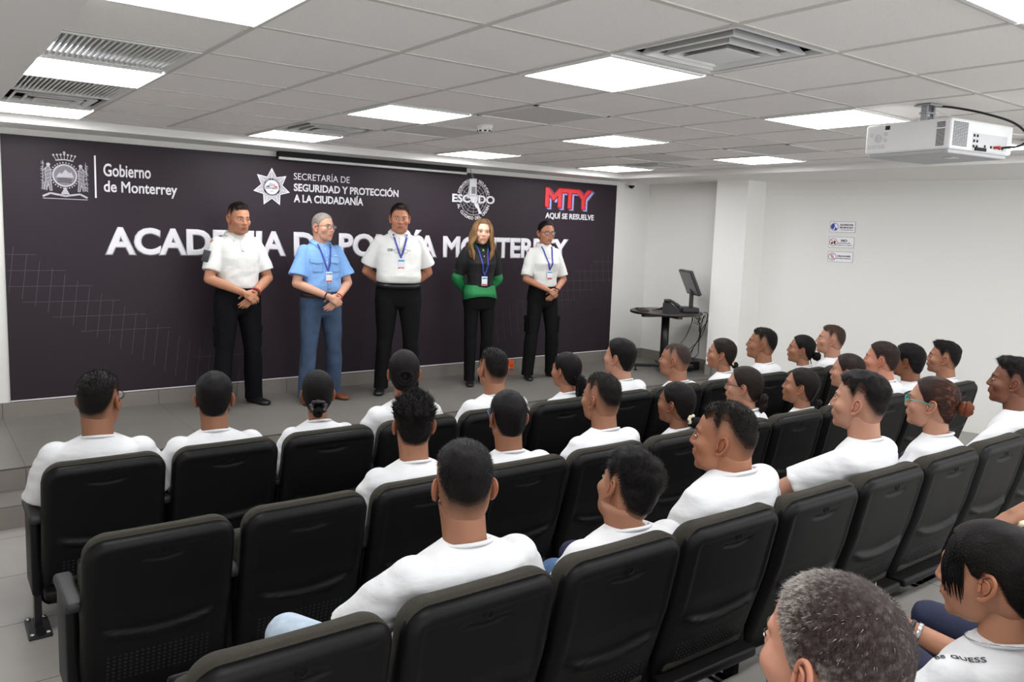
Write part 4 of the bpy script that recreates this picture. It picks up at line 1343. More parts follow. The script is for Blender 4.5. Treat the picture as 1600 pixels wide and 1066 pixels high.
def add_head(root, place, R, s, f, style, tone, line, rng, female, extra=(), hi=False, glasses=None, body_parts=None, tone_lips=None, hair_label=None):
    """head, neck and face parts; `place` is the head centre in root coordinates. Returns nothing; makes body and hair children"""
    nu, nv = (150, 116) if hi else (104, 80)
    D, r = head_radius(f, nu, nv)
    P = D * r[:, None]
    hair_rgb = style['rgb']
    if hi and style['comb'] != 'back' and style['blades'] < 5000: style['blades'] = style['blades'] * 2
    C = skin_colors(P, tone, hair_rgb, style, f, line)
    parts = [(tr(P, R, place, s), grid_faces(nu, nv), C)]
    for side in (-1, 1):
        V, F = bm_arrays(ear_bm(side, f))
        parts.append((tr(V, R, place, s), F, np.array(lin(tone)) * np.array([1.0, 0.86, 0.82])))
    # neck
    fat = f[1]
    nr = (0.050 if female else 0.060) + 0.008 * fat
    top_c = np.array(R @ Vector((0, -0.018, -0.035)))
    bm = fresh()
    c0 = Vector(place) + Vector(top_c) * s
    c1 = Vector(place) + Vector((0, -0.045, -0.20)) * s
    rings = []
    for k in range(9):
        t = k / 8
        c = c0.lerp(c1, t)
        rr = nr * (1 - 0.05 * math.sin(PI * t)) * s * (1 + 0.12 * max(0, t - 0.6) / 0.4)
        rings.append(sring(c, rr, rr * 0.98, rr * 1.12, 28, 2.1))
    loft(bm, rings)
    V, F = bm_arrays(bm)
    parts.append((V, F, np.array(lin(tone)) * 0.97))
    if body_parts:
        for V, F in body_parts: parts.append((V, F, np.array(lin(tone))))
    V, F, C = cat_arrays(parts)
    link('body', np_mesh('body', V, F, C), root, M_skin, True)
    # hair
    V, F, C = make_hair(style, f, line, rng, *((150, 116) if hi else (110, 84)), tone)
    hs = [(tr(V, R, place, s), F, C)]
    hob = link('hair', np_mesh('hair', *cat_arrays(hs)), root, M_hair, True)
    if hair_label: hob['label'] = hair_label
    hc = np.array(lin(hair_rgb))
    for kind, args in extra:
        bm = fresh()
        m = M_hair
        col = hc
        if kind == 'bun':
            c, rad = args
            ell(bm, c, (rad, rad * 0.85, rad))
            for k in range(3): tube(bm, bez([Vector(c) + Vector((rad * (0.85 - 0.2 * k) * math.cos(t), -rad * (0.45 + 0.2 * k), rad * (0.85 - 0.2 * k) * math.sin(t))) for t in np.linspace(0, 5.6, 9)], 3), rad * 0.28, 8)
        elif kind == 'ring_bun':
            c, rad = args
            tube(bm, [Vector(c) + Vector((rad * math.cos(t), 0, rad * math.sin(t))) for t in np.linspace(0, 2 * PI, 25)], rad * 0.55, 14)
            ell(bm, Vector(c) + Vector((0, 0.012, 0)), (rad * 0.8, rad * 0.3, rad * 0.8))
        elif kind == 'ponytail':
            pts, rad = args
            rope(bm, pts, rad)
        elif kind in ('scrunchie', 'hair_tie'):
            c, rad, mm = args
            m = mm
            tube(bm, [Vector(c) + Vector((rad * math.cos(t), rad * 0.25 * math.sin(3 * t), rad * 0.9 * math.sin(t))) for t in np.linspace(0, 2 * PI, 33)], [rad * (0.36 + 0.1 * math.sin(9 * t)) for t in np.linspace(0, 2 * PI, 33)], 10)
        elif kind == 'stick':
            a, b, mm = args
            m = mm
            cap(bm, a, b, 0.004, 0.003)
        elif kind == 'bangs':
            for sd in (-1, 1):
                for k in range(16):
                    a0 = 20 + 2.6 * k
                    pts = []
                    for q, z in enumerate((0.096, 0.080, 0.055, 0.025, -0.005, -0.03 - 0.03 * rng.random())):
                        az = math.radians(a0 + (0, 3, 7, 9, 10, 10)[q] * (1 - k / 26))
                        lo, hi = 0.02, 0.15
                        for _ in range(16):
                            m_ = (lo + hi) / 2
                            if head_sdf(np.array([[m_ * math.sin(az), m_ * math.cos(az), z]]), f)[0] < 0: lo = m_
                            else: hi = m_
                        rr_ = lo + 0.005 + 0.002 * rng.random()
                        pts.append((sd * rr_ * math.sin(az), rr_ * math.cos(az), z))
                    tube(bm, bez(pts, 3), list(np.interp(np.linspace(0, 1, 16), [0, .2, .7, 1], [0.004, 0.0042, 0.0026, 0.0006])), 5)
        V, F = bm_arrays(bm)
        if kind in ('bun', 'ring_bun') and style.get('streak'): col = np.array(lin(style['streak'])) * 0.8
        link({'bun': 'bun', 'ring_bun': 'bun', 'ponytail': 'ponytail', 'scrunchie': 'scrunchie', 'hair_tie': 'hair_tie', 'stick': 'hair_stick', 'bangs': 'bangs'}[kind], np_mesh(kind, tr(V, R, place, s), F, np.broadcast_to(col, (len(V), 3))), hob, m, True)
    # eyes, brows
    for sd in (-1, 1):
        ex, ez = sd * 0.032, 0.0105
        ey = face_y(ex, ez, f)
        bm = fresh(); ell(bm, (ex, ey - 0.0055, ez), (0.0125, 0.0070, 0.0048), None, 14, 9)
        V, F = bm_arrays(bm)
        eo = link('eye', np_mesh('eye', tr(V, R, place, s), F), root, M_eyew, True)
        bm = fresh(); ell(bm, (ex, ey + 0.0000, ez - 0.0005), (0.0054, 0.0024, 0.0052), None, 12, 7)
        V, F = bm_arrays(bm); link('iris', np_mesh('iris', tr(V, R, place, s), F), eo, M_iris, True)
        bm = fresh()
        tube(bm, [(ex - 0.0135, face_y(ex - 0.0135, ez, f) + 0.0005, ez + 0.001), (ex - 0.006, ey + 0.0002, ez + 0.0052), (ex + 0.006, ey + 0.0002, ez + 0.0052), (ex + 0.0135, face_y(ex + 0.0135, ez, f) + 0.0005, ez + 0.001)], 0.0014 if not female else 0.0019, 5)
        V, F = bm_arrays(bm); link('lashes', np_mesh('lashes', tr(V, R, place, s), F), eo, M_lash, True)
        bm = fresh()
        pts = [(sd * a, b) for a, b in ((0.014, 0.027), (0.024, 0.031), (0.036, 0.0325), (0.048, 0.028))]
        tube(bm, [(x, face_y(x, z, f) - 0.0006, z) for x, z in pts], [0.0036, 0.0044, 0.0038, 0.0016] if not female else [0.0024, 0.003, 0.0026, 0.0014], 6, flat=0.5)
        V, F = bm_arrays(bm); link('eyebrow', np_mesh('eyebrow', tr(V, R, place, s), F), root, M_lash, True)
    if glasses:
        V, F = bm_arrays(glasses_bm(f))
        go = link('glasses', np_mesh('glasses', tr(V, R, place, s), F), root, M_glass[glasses], True)
        for sd in (-1, 1):
            bm = fresh()
            bm.faces.new([bm.verts.new((sd * 0.034 + 0.022 * math.cos(t), 0.1035 - 0.10 * max(0, abs(sd * 0.034 + 0.022 * math.cos(t)) - 0.02), 0.008 + 0.015 * math.sin(t))) for t in (2 * PI * k / 16 for k in range(16))])
            V, F = bm_arrays(bm); link('lens', np_mesh('lens', tr(V, R, place, s), F), go, M_lens)
    return hob

# ---------------------------------------------------------------- people: hands and bodies
def hand(bm, wrist, fdir, pnorm, side, curl=0.35, s=1.0, spread=0.10, thumb=0.6):
    """palm, four unequal jointed fingers and a thumb. fdir: towards the fingers, pnorm: out of the palm; side=+1 right hand"""
    f = Vector(fdir).normalized(); n = Vector(pnorm); n = (n - f * n.dot(f)).normalized()
    u = f.cross(n) * side                                 # towards the thumb
    w = Vector(wrist)
    P = lambda a, b, c: w + (f * a + u * b + n * c) * s
    cap(bm, P(-0.02, 0, 0), P(0.02, 0, 0), 0.024 * s, 0.025 * s)
    for k, b in enumerate((0.026, 0.009, -0.009, -0.026)):
        cap(bm, P(0.016, b * 0.7, 0), P(0.078 - 0.004 * abs(k - 1), b, 0), 0.0165 * s, 0.0125 * s, 10, 4)
    L = ((0.040, 0.025, 0.020), (0.044, 0.029, 0.021), (0.041, 0.027, 0.020), (0.032, 0.021, 0.018))
    for k, b in enumerate((0.028, 0.0095, -0.0095, -0.027)):
        p = P(0.080 - 0.004 * abs(k - 1), b, 0)
        ang = 0.0
        sp = spread * (1.5 - k) / 1.5
        for q in range(3):
            ang += curl * (0.9, 1.15, 0.8)[q] * (1 + 0.06 * k)
            d = (f * math.cos(ang) + n * math.sin(ang) + u * sp * math.cos(ang)).normalized()
            e = p + d * L[k][q] * s
            r0, r1 = ((0.0098, 0.0090), (0.0088, 0.0082), (0.0080, 0.0068))[q]
            k2 = 0.9 if k == 3 else 1.0
            cap(bm, p, e, r0 * k2 * s, r1 * k2 * s, 10, 4)
            p = e
    p = P(0.018, 0.026, 0.006)
    d = (f * 0.55 + u * 0.75 + n * 0.35 * thumb).normalized()
    e = p + d * 0.042 * s; cap(bm, p, e, 0.0145 * s, 0.0112 * s, 10, 4)
    d2 = (f * 0.85 + u * 0.25 + n * 0.5 * thumb).normalized()
    e2 = e + d2 * 0.032 * s; cap(bm, e, e2, 0.0108 * s, 0.0098 * s, 10, 4)
    d3 = (f * 0.9 + u * 0.0 + n * 0.6 * thumb).normalized()
    cap(bm, e2, e2 + d3 * 0.025 * s, 0.0096 * s, 0.0078 * s, 10, 4)

def wrinkle(V, amp, sc=(9, 9, 16), seed=0.0, mask=None):
    out = V.copy()
    for i, p in enumerate(V):
        a = noise.noise(Vector((p[0] * sc[0] + seed, p[1] * sc[1], p[2] * sc[2]))) + 0.5 * noise.noise(Vector((p[0] * sc[0] * 2.3 + p[2] * 9 + seed, p[1] * sc[1] * 2, p[2] * sc[2] * 1.7)))
        c = 1.0 if mask is None else mask(p)
        r = Vector((p[0], p[1], 0))
        if r.length > 1e-4: r.normalize()
        out[i] = p + np.array(r) * a * amp * c
    return out

M_tee = mat('white cotton', (212, 212, 214), 0.85, bump=0.55, bump_scale=11, stretch=(1, 1, 2.2), sheen=0.05)
M_polo = mat('white pique', (216, 215, 212), 0.8, bump=0.4, bump_scale=14, stretch=(1, 1, 1.8))
M_denim = {'light': mat('light blue denim', (176, 190, 206), 0.85, noise_amt=0.12, noise_scale=30, bump=0.2, bump_scale=300),
           'mid': mat('blue denim', (66, 92, 128), 0.85, noise_amt=0.2, noise_scale=25, bump=0.2, bump_scale=300),
           'dark': mat('navy denim', (30, 36, 62), 0.85, noise_amt=0.15, noise_scale=25, bump=0.2, bump_scale=300)}
M_shoe = mat('black shoe leather', (20, 19, 19), 0.35)
M_sneak = mat('white sneaker leather', (220, 220, 220), 0.5)

# seated figures: coordinates relative to the head centre, facing +Y
def seated_proto(female, arms, seed):
    k = 0.90 if female else 1.0
    sh = Vector((0.166 * k, -0.045, -0.232))
    hd = None
    if isinstance(arms, tuple):
        el = [Vector(arms[0]), Vector(arms[1])]; wr = [Vector(arms[2]), Vector(arms[3])]; hd = [Vector(arms[4]), Vector(arms[5])]
    elif arms == 'lap':
        el = [Vector((s * 0.235 * k, 0.02, -0.50)) for s in (-1, 1)]
        wr = [Vector((s * 0.06, 0.245, -0.535 + 0.01 * s)) for s in (-1, 1)]
    elif arms == 'wide':                    # left elbow out to the side, hand on the knee
        el = [Vector((-0.33, 0.10, -0.46)), Vector((0.255, 0.02, -0.50))]
        wr = [Vector((-0.12, 0.30, -0.53)), Vector((0.08, 0.26, -0.535))]
    else:                                   # forearms crossed on the belly
        el = [Vector((s * 0.29 * k, 0.06, -0.46)) for s in (-1, 1)]
        wr = [Vector((-0.02, 0.22, -0.46)), Vector((0.02, 0.25, -0.50))]
    def torso(bm, g, top):
        R = []
        for z, rx, rf, rb, cy in ((-0.150, 0.058, 0.058, 0.062, -0.042), (-0.166, 0.092, 0.068, 0.072, -0.046), (-0.183, 0.132, 0.082, 0.084, -0.048), (-0.205, 0.170, 0.095, 0.098, -0.046), (-0.25, 0.186, 0.108, 0.110, -0.040),
                                  (-0.33, 0.190, 0.122, 0.120, -0.025), (-0.42, 0.182, 0.130, 0.120, -0.003), (-0.52, 0.172, 0.132, 0.115, 0.03), (-0.60, 0.178, 0.135, 0.120, 0.06), (-0.68, 0.180, 0.13, 0.12, 0.07)):
            bust = 0.022 * math.exp(-((z + 0.36) / 0.06) ** 2) if female else 0
            R.append(sring((0, cy, z), rx * k * g * (0.93 if z < -0.17 else 1), (rf + bust) * g, rb * g, 36, 2.4))
        loft(bm, R[top:])
    bm = fresh(); torso(bm, 0.90, 0)
    for i, s in enumerate((-1, 1)):
        S = Vector((s * sh.x, sh.y, sh.z))
        cap(bm, S, el[i], 0.050 * k, 0.041 * k)
        cap(bm, el[i], wr[i], 0.042 * k, 0.028 * k)
        d = (wr[i] - el[i]).normalized()
        hand(bm, wr[i] + d * 0.02, d + Vector((-s * 0.15, 0.25, -0.1)) if hd is None else hd[i], Vector((0, 0, -1)), s, 0.3, 0.95 * k)
    body = remesh(bm, 0.0055, 3)
    bm = fresh(); torso(bm, 1.03, 0)
    for i, s in enumerate((-1, 1)):
        S = Vector((s * sh.x, sh.y, sh.z)); E = el[i]
        d = (E - S)
        cap(bm, S + Vector((-s * 0.01, 0, 0.0)), S + d * 0.35, 0.064 * k, 0.068 * k, 18)
        u, v, dd = frame_of(d)
        rings = []
        for t, r in ((0.1, 0.064), (0.35, 0.069), (0.55, 0.072), (0.70, 0.075)):
            c = S + d * t
            rings.append([c + (u * math.cos(a) + v * math.sin(a)) * r * k for a in (2 * PI * q / 24 for q in range(24))])
        loft(bm, rings)
    V, F = remesh(bm, 0.0085, 6)
    V = wrinkle(V, 0.0095, (6, 7, 19), seed=seed, mask=lambda p: min(1, max(0, (-0.17 - p[2]) / 0.06)))
    return body, (V, F)
PROTO = {}
def proto(female, arms, seed):
    key = (female, arms, seed)
    if key not in PROTO: PROTO[key] = seated_proto(*key)
    return PROTO[key]

def legs_mesh(key, hip_z, splay_l, splay_r):
    """seated trousers; coordinates from the head centre, floor about 0.98 below"""
    bm = fresh()
    R = [sring((0, 0.075, z), rx, rf, rb, 28, 2.4) for z, rx, rf, rb in ((-0.545, 0.168, 0.125, 0.12), (-0.62, 0.178, 0.13, 0.13), (-0.70, 0.165, 0.12, 0.12))]
    loft(bm, R)
    for s, sp in ((-1, splay_l), (1, splay_r)):
        H = Vector((s * 0.085, 0.10, -0.635)); K = Vector((s * (0.12 + sp), 0.50, -0.595)); A = Vector((s * (0.12 + sp * 0.5), 0.50, -0.90))
        cap(bm, H, K, 0.088, 0.066, 18); cap(bm, K, A, 0.064, 0.052, 18)
    V, F = remesh(bm, 0.010, 5)
    V = wrinkle(V, 0.006, (14, 14, 14), 3.0)
    me = np_mesh('trousers', V, F)
    return me
LEGS = {}
def shoe_bm(bm, A, s=1.0, yaw=0.0):
    M = Matrix.Translation(A) @ Matrix.Rotation(yaw, 4, 'Z') @ Matrix.Scale(s, 4)
    rings = []
    for y, w, h, z0 in ((-0.075, 0.026, 0.05, 0.012), (-0.065, 0.034, 0.072, 0.0), (-0.03, 0.037, 0.085, 0.0), (0.02, 0.037, 0.075, 0.0), (0.07, 0.043, 0.056, 0.0), (0.12, 0.047, 0.046, 0.0), (0.16, 0.043, 0.04, 0.0), (0.185, 0.03, 0.032, 0.004), (0.195, 0.014, 0.022, 0.008)):
        ring = []
        for k in range(16):
            a = 2 * PI * k / 16
            x = w * math.copysign(abs(math.cos(a)) ** 0.75, math.cos(a)); z = z0 + h / 2 + (h / 2) * math.copysign(abs(math.sin(a)) ** 0.75, math.sin(a))
            ring.append(M @ Vector((x, y, z)))
        rings.append(ring)
    loft(bm, rings)

def seated(label, x, y, ztop, floor, face, hair='fade', tone=(176, 128, 98), female=False, body_yaw=None, pitch=4, roll=0, s=None, arms='lap', seed=0.0, legs='dark', splay=(0.03, 0.03), glasses=None, extra=(), f=None, hi=False, rgb=None, style_over=None, stub=0, shoes=None, tee=None, girth=1.0, dz=0.0):
    """ztop: top of the hair; face: compass of the face, degrees left of +Y"""
    rng = random.Random(int(x * 1000) + int(y * 77))
    s = s or (0.98 if female else 1.04)
    st = dict(HAIR[hair])
    if rgb: st['rgb'] = rgb
    if stub: st['stubble'] = stub
    if style_over: st.update(style_over)
    f = f or ((0.9, 0.1, 0.7, 1.0) if female else (1.05, 0.2, 1.0, 0.0))
    by = body_yaw if body_yaw is not None else face * 0.35
    zc = ztop - (0.121 + st['top']) * s
    root = empty('person', (x, y, floor), math.radians(by), label, 'person', 'people in the audience')
    place = Vector((0, 0, zc - floor))
    R = Rh(face - by, pitch, roll)
    body, shirt = proto(female, arms, seed)
    bs = s * 1.0
    mv = lambda V: V * np.array([bs * girth, bs, bs]) + np.array(place) + np.array([0, 0, 0.022 + dz])
    add_head(root, place, R, s, f, st, tone, LINE_WOMAN if female else LINE_MAN, rng, female, extra, hi, glasses, [(mv(body[0]), body[1])])
    so = link('shirt', np_mesh('shirt', mv(shirt[0]), shirt[1]), root, tee or M_tee, True)
    # ribbed neckband
    bm = fresh()
    rr = (0.062 if not female else 0.059) + 0.008 * f[1]
    tube(bm, [Vector((rr * math.cos(t), -0.042 + rr * 1.02 * math.sin(t), (-0.163 if not female else -0.158) - 0.020 * math.sin(t))) for t in (2 * PI * k / 32 for k in range(33))], 0.0062, 8)
    V, F = bm_arrays(bm)
    link('collar', np_mesh('collar', mv(V), F), so, tee or M_tee, True)
    key = splay
    if key not in LEGS: LEGS[key] = legs_mesh('t', 0, *splay)
    me = LEGS[key].copy()
    o = link('trousers', me, root, M_denim[legs], True)
    k = (zc - floor) / 0.97
    o.location = place; o.scale = (bs, bs, 1.0 * k)
    for sd, sp in ((-1, splay[0]), (1, splay[1])):
        bm = fresh(); shoe_bm(bm, Vector((sd * (0.12 + sp * 0.5) * bs, 0.50 * bs, 0.0)), 1.0, -sd * 0.15)
        V, F = bm_arrays(bm); link('shoe', np_mesh('shoe', V, F), root, shoes or M_shoe, True)
    return root
# ---------------------------------------------------------------- people standing on the stage
M_blacktr = mat('black trouser cloth', (13, 13, 14), 0.8, spec=0.15, bump=0.1, bump_scale=200)
M_navytr = mat('dark navy trouser cloth', (10, 11, 16), 0.8, spec=0.15, bump=0.1, bump_scale=200)
M_jeans = mat('washed blue denim', (54, 72, 98), 0.85, noise_amt=0.35, noise_scale=9, bump=0.25, bump_scale=300)
M_blueshirt = mat('light blue shirt cloth', (118, 160, 212), 0.8, noise_amt=0.05, noise_scale=200, bump=0.4, bump_scale=14)
M_sweater = mat('black knit', (13, 13, 14), 0.85, bump=0.3, bump_scale=260)
M_green = mat('green blouse cloth', (24, 122, 66), 0.65)
M_lany = mat('blue lanyard ribbon', (52, 60, 150), 0.6, noise_amt=0.6, noise_scale=60)
M_card = mat('white badge card', (222, 226, 230), 0.4)
M_cardtop = mat('pale blue badge photo', (120, 160, 206), 0.4)
M_cardred = mat('red badge strip', (206, 70, 66), 0.4)
M_belt = mat('dark brown belt leather', (52, 34, 28), 0.4)
M_brown = mat('brown shoe leather', (110, 62, 36), 0.4)
M_patch = mat('dark grey sleeve patch', (58, 60, 62), 0.7)
M_wood2 = mat('dark bead bracelet', (40, 26, 24), 0.5)
M_redcord = mat('red cord bracelet', (190, 40, 50), 0.6)

def bvh_of(V, F):
    return BVHTree.FromPolygons([tuple(v) for v in V], F)
def front_y(bvh, x, z):
    h = bvh.ray_cast(Vector((x, 1.0, z)), Vector((0, -1, 0)))
    return h[0].y if h[0] is not None else 0.1
def surf_strip(bm, bvh, pts, w, off=0.004, th=0.0025, n=10):
    """flat ribbon lying on the front of the clothing along (x, z) points"""
    P = []
    for (x0, z0), (x1, z1) in zip(pts, pts[1:]):
        for k in range(n): P.append((x0 + (x1 - x0) * k / n, z0 + (z1 - z0) * k / n))
    P.append(pts[-1])
    rings = []
    for i, (x, z) in enumerate(P):
        a = P[max(0, i - 1)]; b = P[min(len(P) - 1, i + 1)]
        d = Vector((b[0] - a[0], b[1] - a[1])).normalized(); nx, nz = -d.y, d.x
        y = max(front_y(bvh, x + nx * w / 2, z + nz * w / 2), front_y(bvh, x - nx * w / 2, z - nz * w / 2), front_y(bvh, x, z)) + off
        A = Vector((x + nx * w / 2, y, z + nz * w / 2)); B = Vector((x - nx * w / 2, y, z - nz * w / 2)); T = Vector((0, th, 0))
        rings.append([A, B, B + T, A + T])
    loft(bm, rings)
def surf_patch(bm, bvh, x0, x1, z0, z1, off=0.004, n=8, drop=None):
    G = []
    for j in range(n + 1):
        row = []
        for i in range(n + 1):
            x = x0 + (x1 - x0) * i / n; z = z0 + (z1 - z0) * j / n
            if drop and j == 0: z += drop(i / n)
            row.append(bm.verts.new((x, front_y(bvh, x, z) + off, z)))
        G.append(row)
    for a, b in zip(G, G[1:]):
        for i in range(n): bm.faces.new((a[i], a[i + 1], b[i + 1], b[i]))
    r = bmesh.ops.extrude_face_region(bm, geom=bm.faces[:])
    bmesh.ops.translate(bm, vec=(0, -off * 1.2, 0), verts=[v for v in r['geom'] if isinstance(v, bmesh.types.BMVert)])

def polo_collar(bm, c, r, k, gap=28, pt=0.035, h=0.032):
    rings = []
    N = 40
    for i in range(N + 1):
        t = math.radians(-(180 - gap) + (360 - 2 * gap) * i / N)     # 0 = nape
        e = abs(t) / math.radians(180 - gap)
        d = Vector((math.sin(t), -math.cos(t), 0))
        front = max(0, (e - 0.55) / 0.45)
        zt = c[2] + 0.012 * k - 0.030 * k * front
        top = Vector((c[0], c[1], 0)) + d * r + Vector((0, 0, zt))
        low = Vector((c[0], c[1], 0)) + d * (r + 0.026 * k + 0.012 * k * front) + Vector((0, 0.012 * front * k, zt - h * k - pt * k * front ** 3))
        mid = (top + low) / 2 + d * 0.008 * k
        T = d * 0.004
        rings.append([top, mid, low, low + T + Vector((0, 0, -0.001)), mid + T, top + T + Vector((0, 0, 0.003))])
    loft(bm, rings)

def standing(label, x, y, rz, H, head_yaw, pitch, roll, style, tone, pose, outfit, female=False, belly=0.0, wide=1.0, stance=0.0, glasses=None, extra=(), rgb=None, f=None, stub=0, lanyard=True, so=None):
    rng = random.Random(int(x * 991))
    k = H / 1.70
    root = empty('person', (x, y, STG), math.radians(rz), label, 'person', 'people standing on the stage')
    f = f or ((0.88, 0.1, 0.6, 1.0) if female else (1.05, 0.3, 1.0, 0.0))
    st = dict(HAIR[style]); st['blades'] = int(st['blades'] * 0.5)
    if rgb: st['rgb'] = rgb
    if stub: st['stubble'] = stub
    if so: st.update(so)
    kw = wide * (0.80 if female else 0.88)
    sh = Vector((0.176 * kw, -0.02, 1.36))
    if pose == 'front':
        el = [Vector((s * 0.262 * kw, 0.03, 1.075)) for s in (-1, 1)]
        wr = [Vector((-0.055, 0.185 + belly, 0.955)), Vector((0.055, 0.215 + belly, 0.975))]
    else:
        el = [Vector((s * 0.272 * kw, -0.085, 1.085)) for s in (-1, 1)]
        wr = [Vector((s * 0.075, -0.175, 0.925 + 0.01 * s)) for s in (-1, 1)]
    def torso(bm, g, z_lo):
        for_rings = []
        for z, rx, rf, rb, cy in ((1.455, 0.060, 0.058, 0.062, -0.025), (1.432, 0.084, 0.066, 0.070, -0.028), (1.408, 0.122, 0.080, 0.082, -0.028), (1.378, 0.160, 0.095, 0.096, -0.026),
                                  (1.33, 0.180, 0.108, 0.108, -0.02), (1.25, 0.182, 0.122, 0.112, -0.012), (1.16, 0.172, 0.118, 0.105, -0.006), (1.06, 0.162, 0.115, 0.102, 0), (1.01, 0.164, 0.116, 0.110, 0), (0.995, 0.158, 0.110, 0.106, 0)):
            b = belly * math.exp(-((z - 1.06) / 0.11) ** 2)
            bust = 0.030 * math.exp(-((z - 1.245) / 0.055) ** 2) if female else 0
            w = (1 - 0.10 * math.exp(-((z - 1.09) / 0.07) ** 2)) if female else 1
            if z < z_lo: continue
            for_rings.append(sring((0, cy, z), (rx * kw * w + b * 0.4) * g, (rf + b + bust) * g, rb * g * (0.92 if female else 1), 36, 2.4))
        loft(bm, for_rings)
    # skin: torso, arms and hands as one surface
    bm = fresh(); torso(bm, 0.9, 0)
    for i, s in enumerate((-1, 1)):
        S = Vector((s * sh.x, sh.y, sh.z))
        ak = 0.86 if female else 1.0
        cap(bm, S, el[i], 0.050 * ak, 0.042 * ak); cap(bm, el[i], el[i].lerp(wr[i], 0.35), 0.042 * ak, 0.041 * ak); cap(bm, el[i].lerp(wr[i], 0.3), wr[i], 0.041 * ak, 0.0275 * ak)
        d = (wr[i] - el[i]).normalized()
        if pose == 'front':
            hand(bm, wr[i] + d * 0.018, Vector((-s * 0.78, 0.22, -0.52)) if s > 0 else Vector((0.62, 0.10, -0.62)), Vector((0, -1, -0.2)), s, 0.42, 0.95 * ak)
        else:
            hand(bm, wr[i] + d * 0.018, Vector((-s * 0.8, -0.1, -0.3)), Vector((0, -1, 0)), s, 0.5, 0.95 * ak)
    # bare feet hidden in the shoes keep the figure one piece down to the floor
    hx = 0.088 * (0.95 if female else 1) * (wide if not female else 1)
    lg = []
    for s in (-1, 1):
        Hh = Vector((s * hx, -0.005, 0.83)); Kn = Vector((s * (0.10 + stance * 0.5), 0.012, 0.47)); An = Vector((s * (0.11 + stance), -0.02 + (0.03 * s if stance else 0), 0.075))
        lg.append((Hh, Kn, An))
        cap(bm, Hh + Vector((0, 0, 0.12)), Kn, 0.07, 0.048); cap(bm, Kn, An, 0.046, 0.032)
    body = remesh(bm, 0.0045, 2)
    mv = lambda V: V * k
    place = Vector((0, 0.018, 1.70 - (0.121 + st['top']) * 1.05)) * k
    R = Rh(head_yaw, pitch, roll)
    hob = add_head(root, place, R, k * 1.05, f, st, tone, LINE_WOMAN if female else LINE_MAN, rng, female, extra, False, glasses, [(mv(body[0]), body[1])])
    # trousers
    bm = fresh()
    tk = wide if not female else 0.96
    loft(bm, [sring((0, cy, z), rx * tk, rf + belly * 0.45 * (z > 0.94), rb, 36, 2.4) for z, rx, rf, rb, cy in ((1.015, 0.163, 0.116, 0.110, 0), (0.985, 0.167, 0.118, 0.116, 0), (0.93, 0.174, 0.12, 0.13, -0.004), (0.86, 0.178, 0.116, 0.138, -0.008), (0.79, 0.165, 0.10, 0.12, -0.008), (0.765, 0.12, 0.07, 0.09, -0.008))])
    slim = outfit.get('slim', 1.0)
    for Hh, Kn, An in lg:
        cap(bm, Hh, Kn, 0.094 * slim * tk, 0.070 * slim, 20)
        rings = []
        for t, r in ((0, 0.070), (0.25, 0.072), (0.55, 0.067), (0.85, 0.064), (1.0, 0.066)):
            c = Kn.lerp(An + Vector((0, 0.0, -0.035)), t)
            rings.append(sring(c, r * slim * (1.0 if t < 0.5 else outfit.get('hem', 1.0)), r * slim * 1.05 * (1.0 if t < 0.5 else outfit.get('hem', 1.0)), r * slim * 1.05, 20, 2.1))
        loft(bm, rings)
    V, F = remesh(bm, 0.0075, 4)
    V = wrinkle(V, 0.005, (12, 12, 7), 5.0, lambda p: min(1, max(0, (0.9 - p[2]) / 0.2)))
    tro = link('trousers', np_mesh('trousers', mv(V), F), root, outfit['trousers'], True)
    tb = bvh_of(V, F)
    if outfit.get('cargo'):
        for s in (-1, 1):
            bm = fresh()
            for a, b in ((0.50, 0.62), ):
                bevbox(bm, -0.012, 0.012, -0.07, 0.07, 0.50, 0.66, 0.008, 2, Matrix.Translation((s * (lg[0][1].x * -s * -s if False else (0.155 + stance * 0.3)), 0.0, 0.0)))
                bevbox(bm, -0.015, 0.015, -0.075, 0.075, 0.63, 0.68, 0.006, 2, Matrix.Translation((s * (0.155 + stance * 0.3), 0.0, 0.0)))
            V2, F2 = bm_arrays(bm); link('cargo_pocket', np_mesh('cargo_pocket', mv(V2), F2), tro, outfit['trousers'])
    if outfit.get('belt'):
        bm = fresh(); rg = []
        for z, o_ in ((0.952, 0.006), (0.988, 0.004)):
            rg.append([Vector(p) for p in sring((0, 0, z), (0.168 + o_) * tk, 0.120 + o_ + belly * 0.45, 0.114 + o_, 36, 2.4)])
        loft(bm, rg); V2, F2 = bm_arrays(bm); link('belt', np_mesh('belt', mv(V2), F2), tro, outfit['belt'], True)
        if outfit['belt'] is not M_blackst:
         bm = fresh(); bevbox(bm, -0.022, 0.022, 0.118 + belly * 0.45, 0.130 + belly * 0.45, 0.950, 0.990, 0.003); V2, F2 = bm_arrays(bm); link('buckle', np_mesh('buckle', mv(V2), F2), tro, M_chrome)
    # shirt
    bm = fresh(); torso(bm, 1.06, 0.0 if outfit.get('hem_z') is None else 0)
    slv = outfit.get('sleeve', 0.62)
    puff = outfit.get('puff', 0)
    for i, s in enumerate((-1, 1)):
        S = Vector((s * sh.x, sh.y, sh.z)); E = el[i]; d = E - S
        sk = 0.88 if female else 1.0
        cap(bm, S + Vector((-s * 0.01, 0, 0.0)), S + d * 0.35, (0.058 + puff) * sk, (0.065 + puff) * sk, 18)
        u, v, dd = frame_of(d)
        rings = []
        for t, r in ((0.1, 0.056 + puff), (0.35, 0.065 + puff), (0.60 * slv / 0.62, 0.070 + outfit.get('flare', 0) * 0.5), (slv + 0.16, 0.071 + outfit.get('flare', 0))):
            c = S + d * t
            rings.append([c + (u * math.cos(a) + v * math.sin(a)) * r * sk for a in (2 * PI * q / 24 for q in range(24))])
        loft(bm, rings)
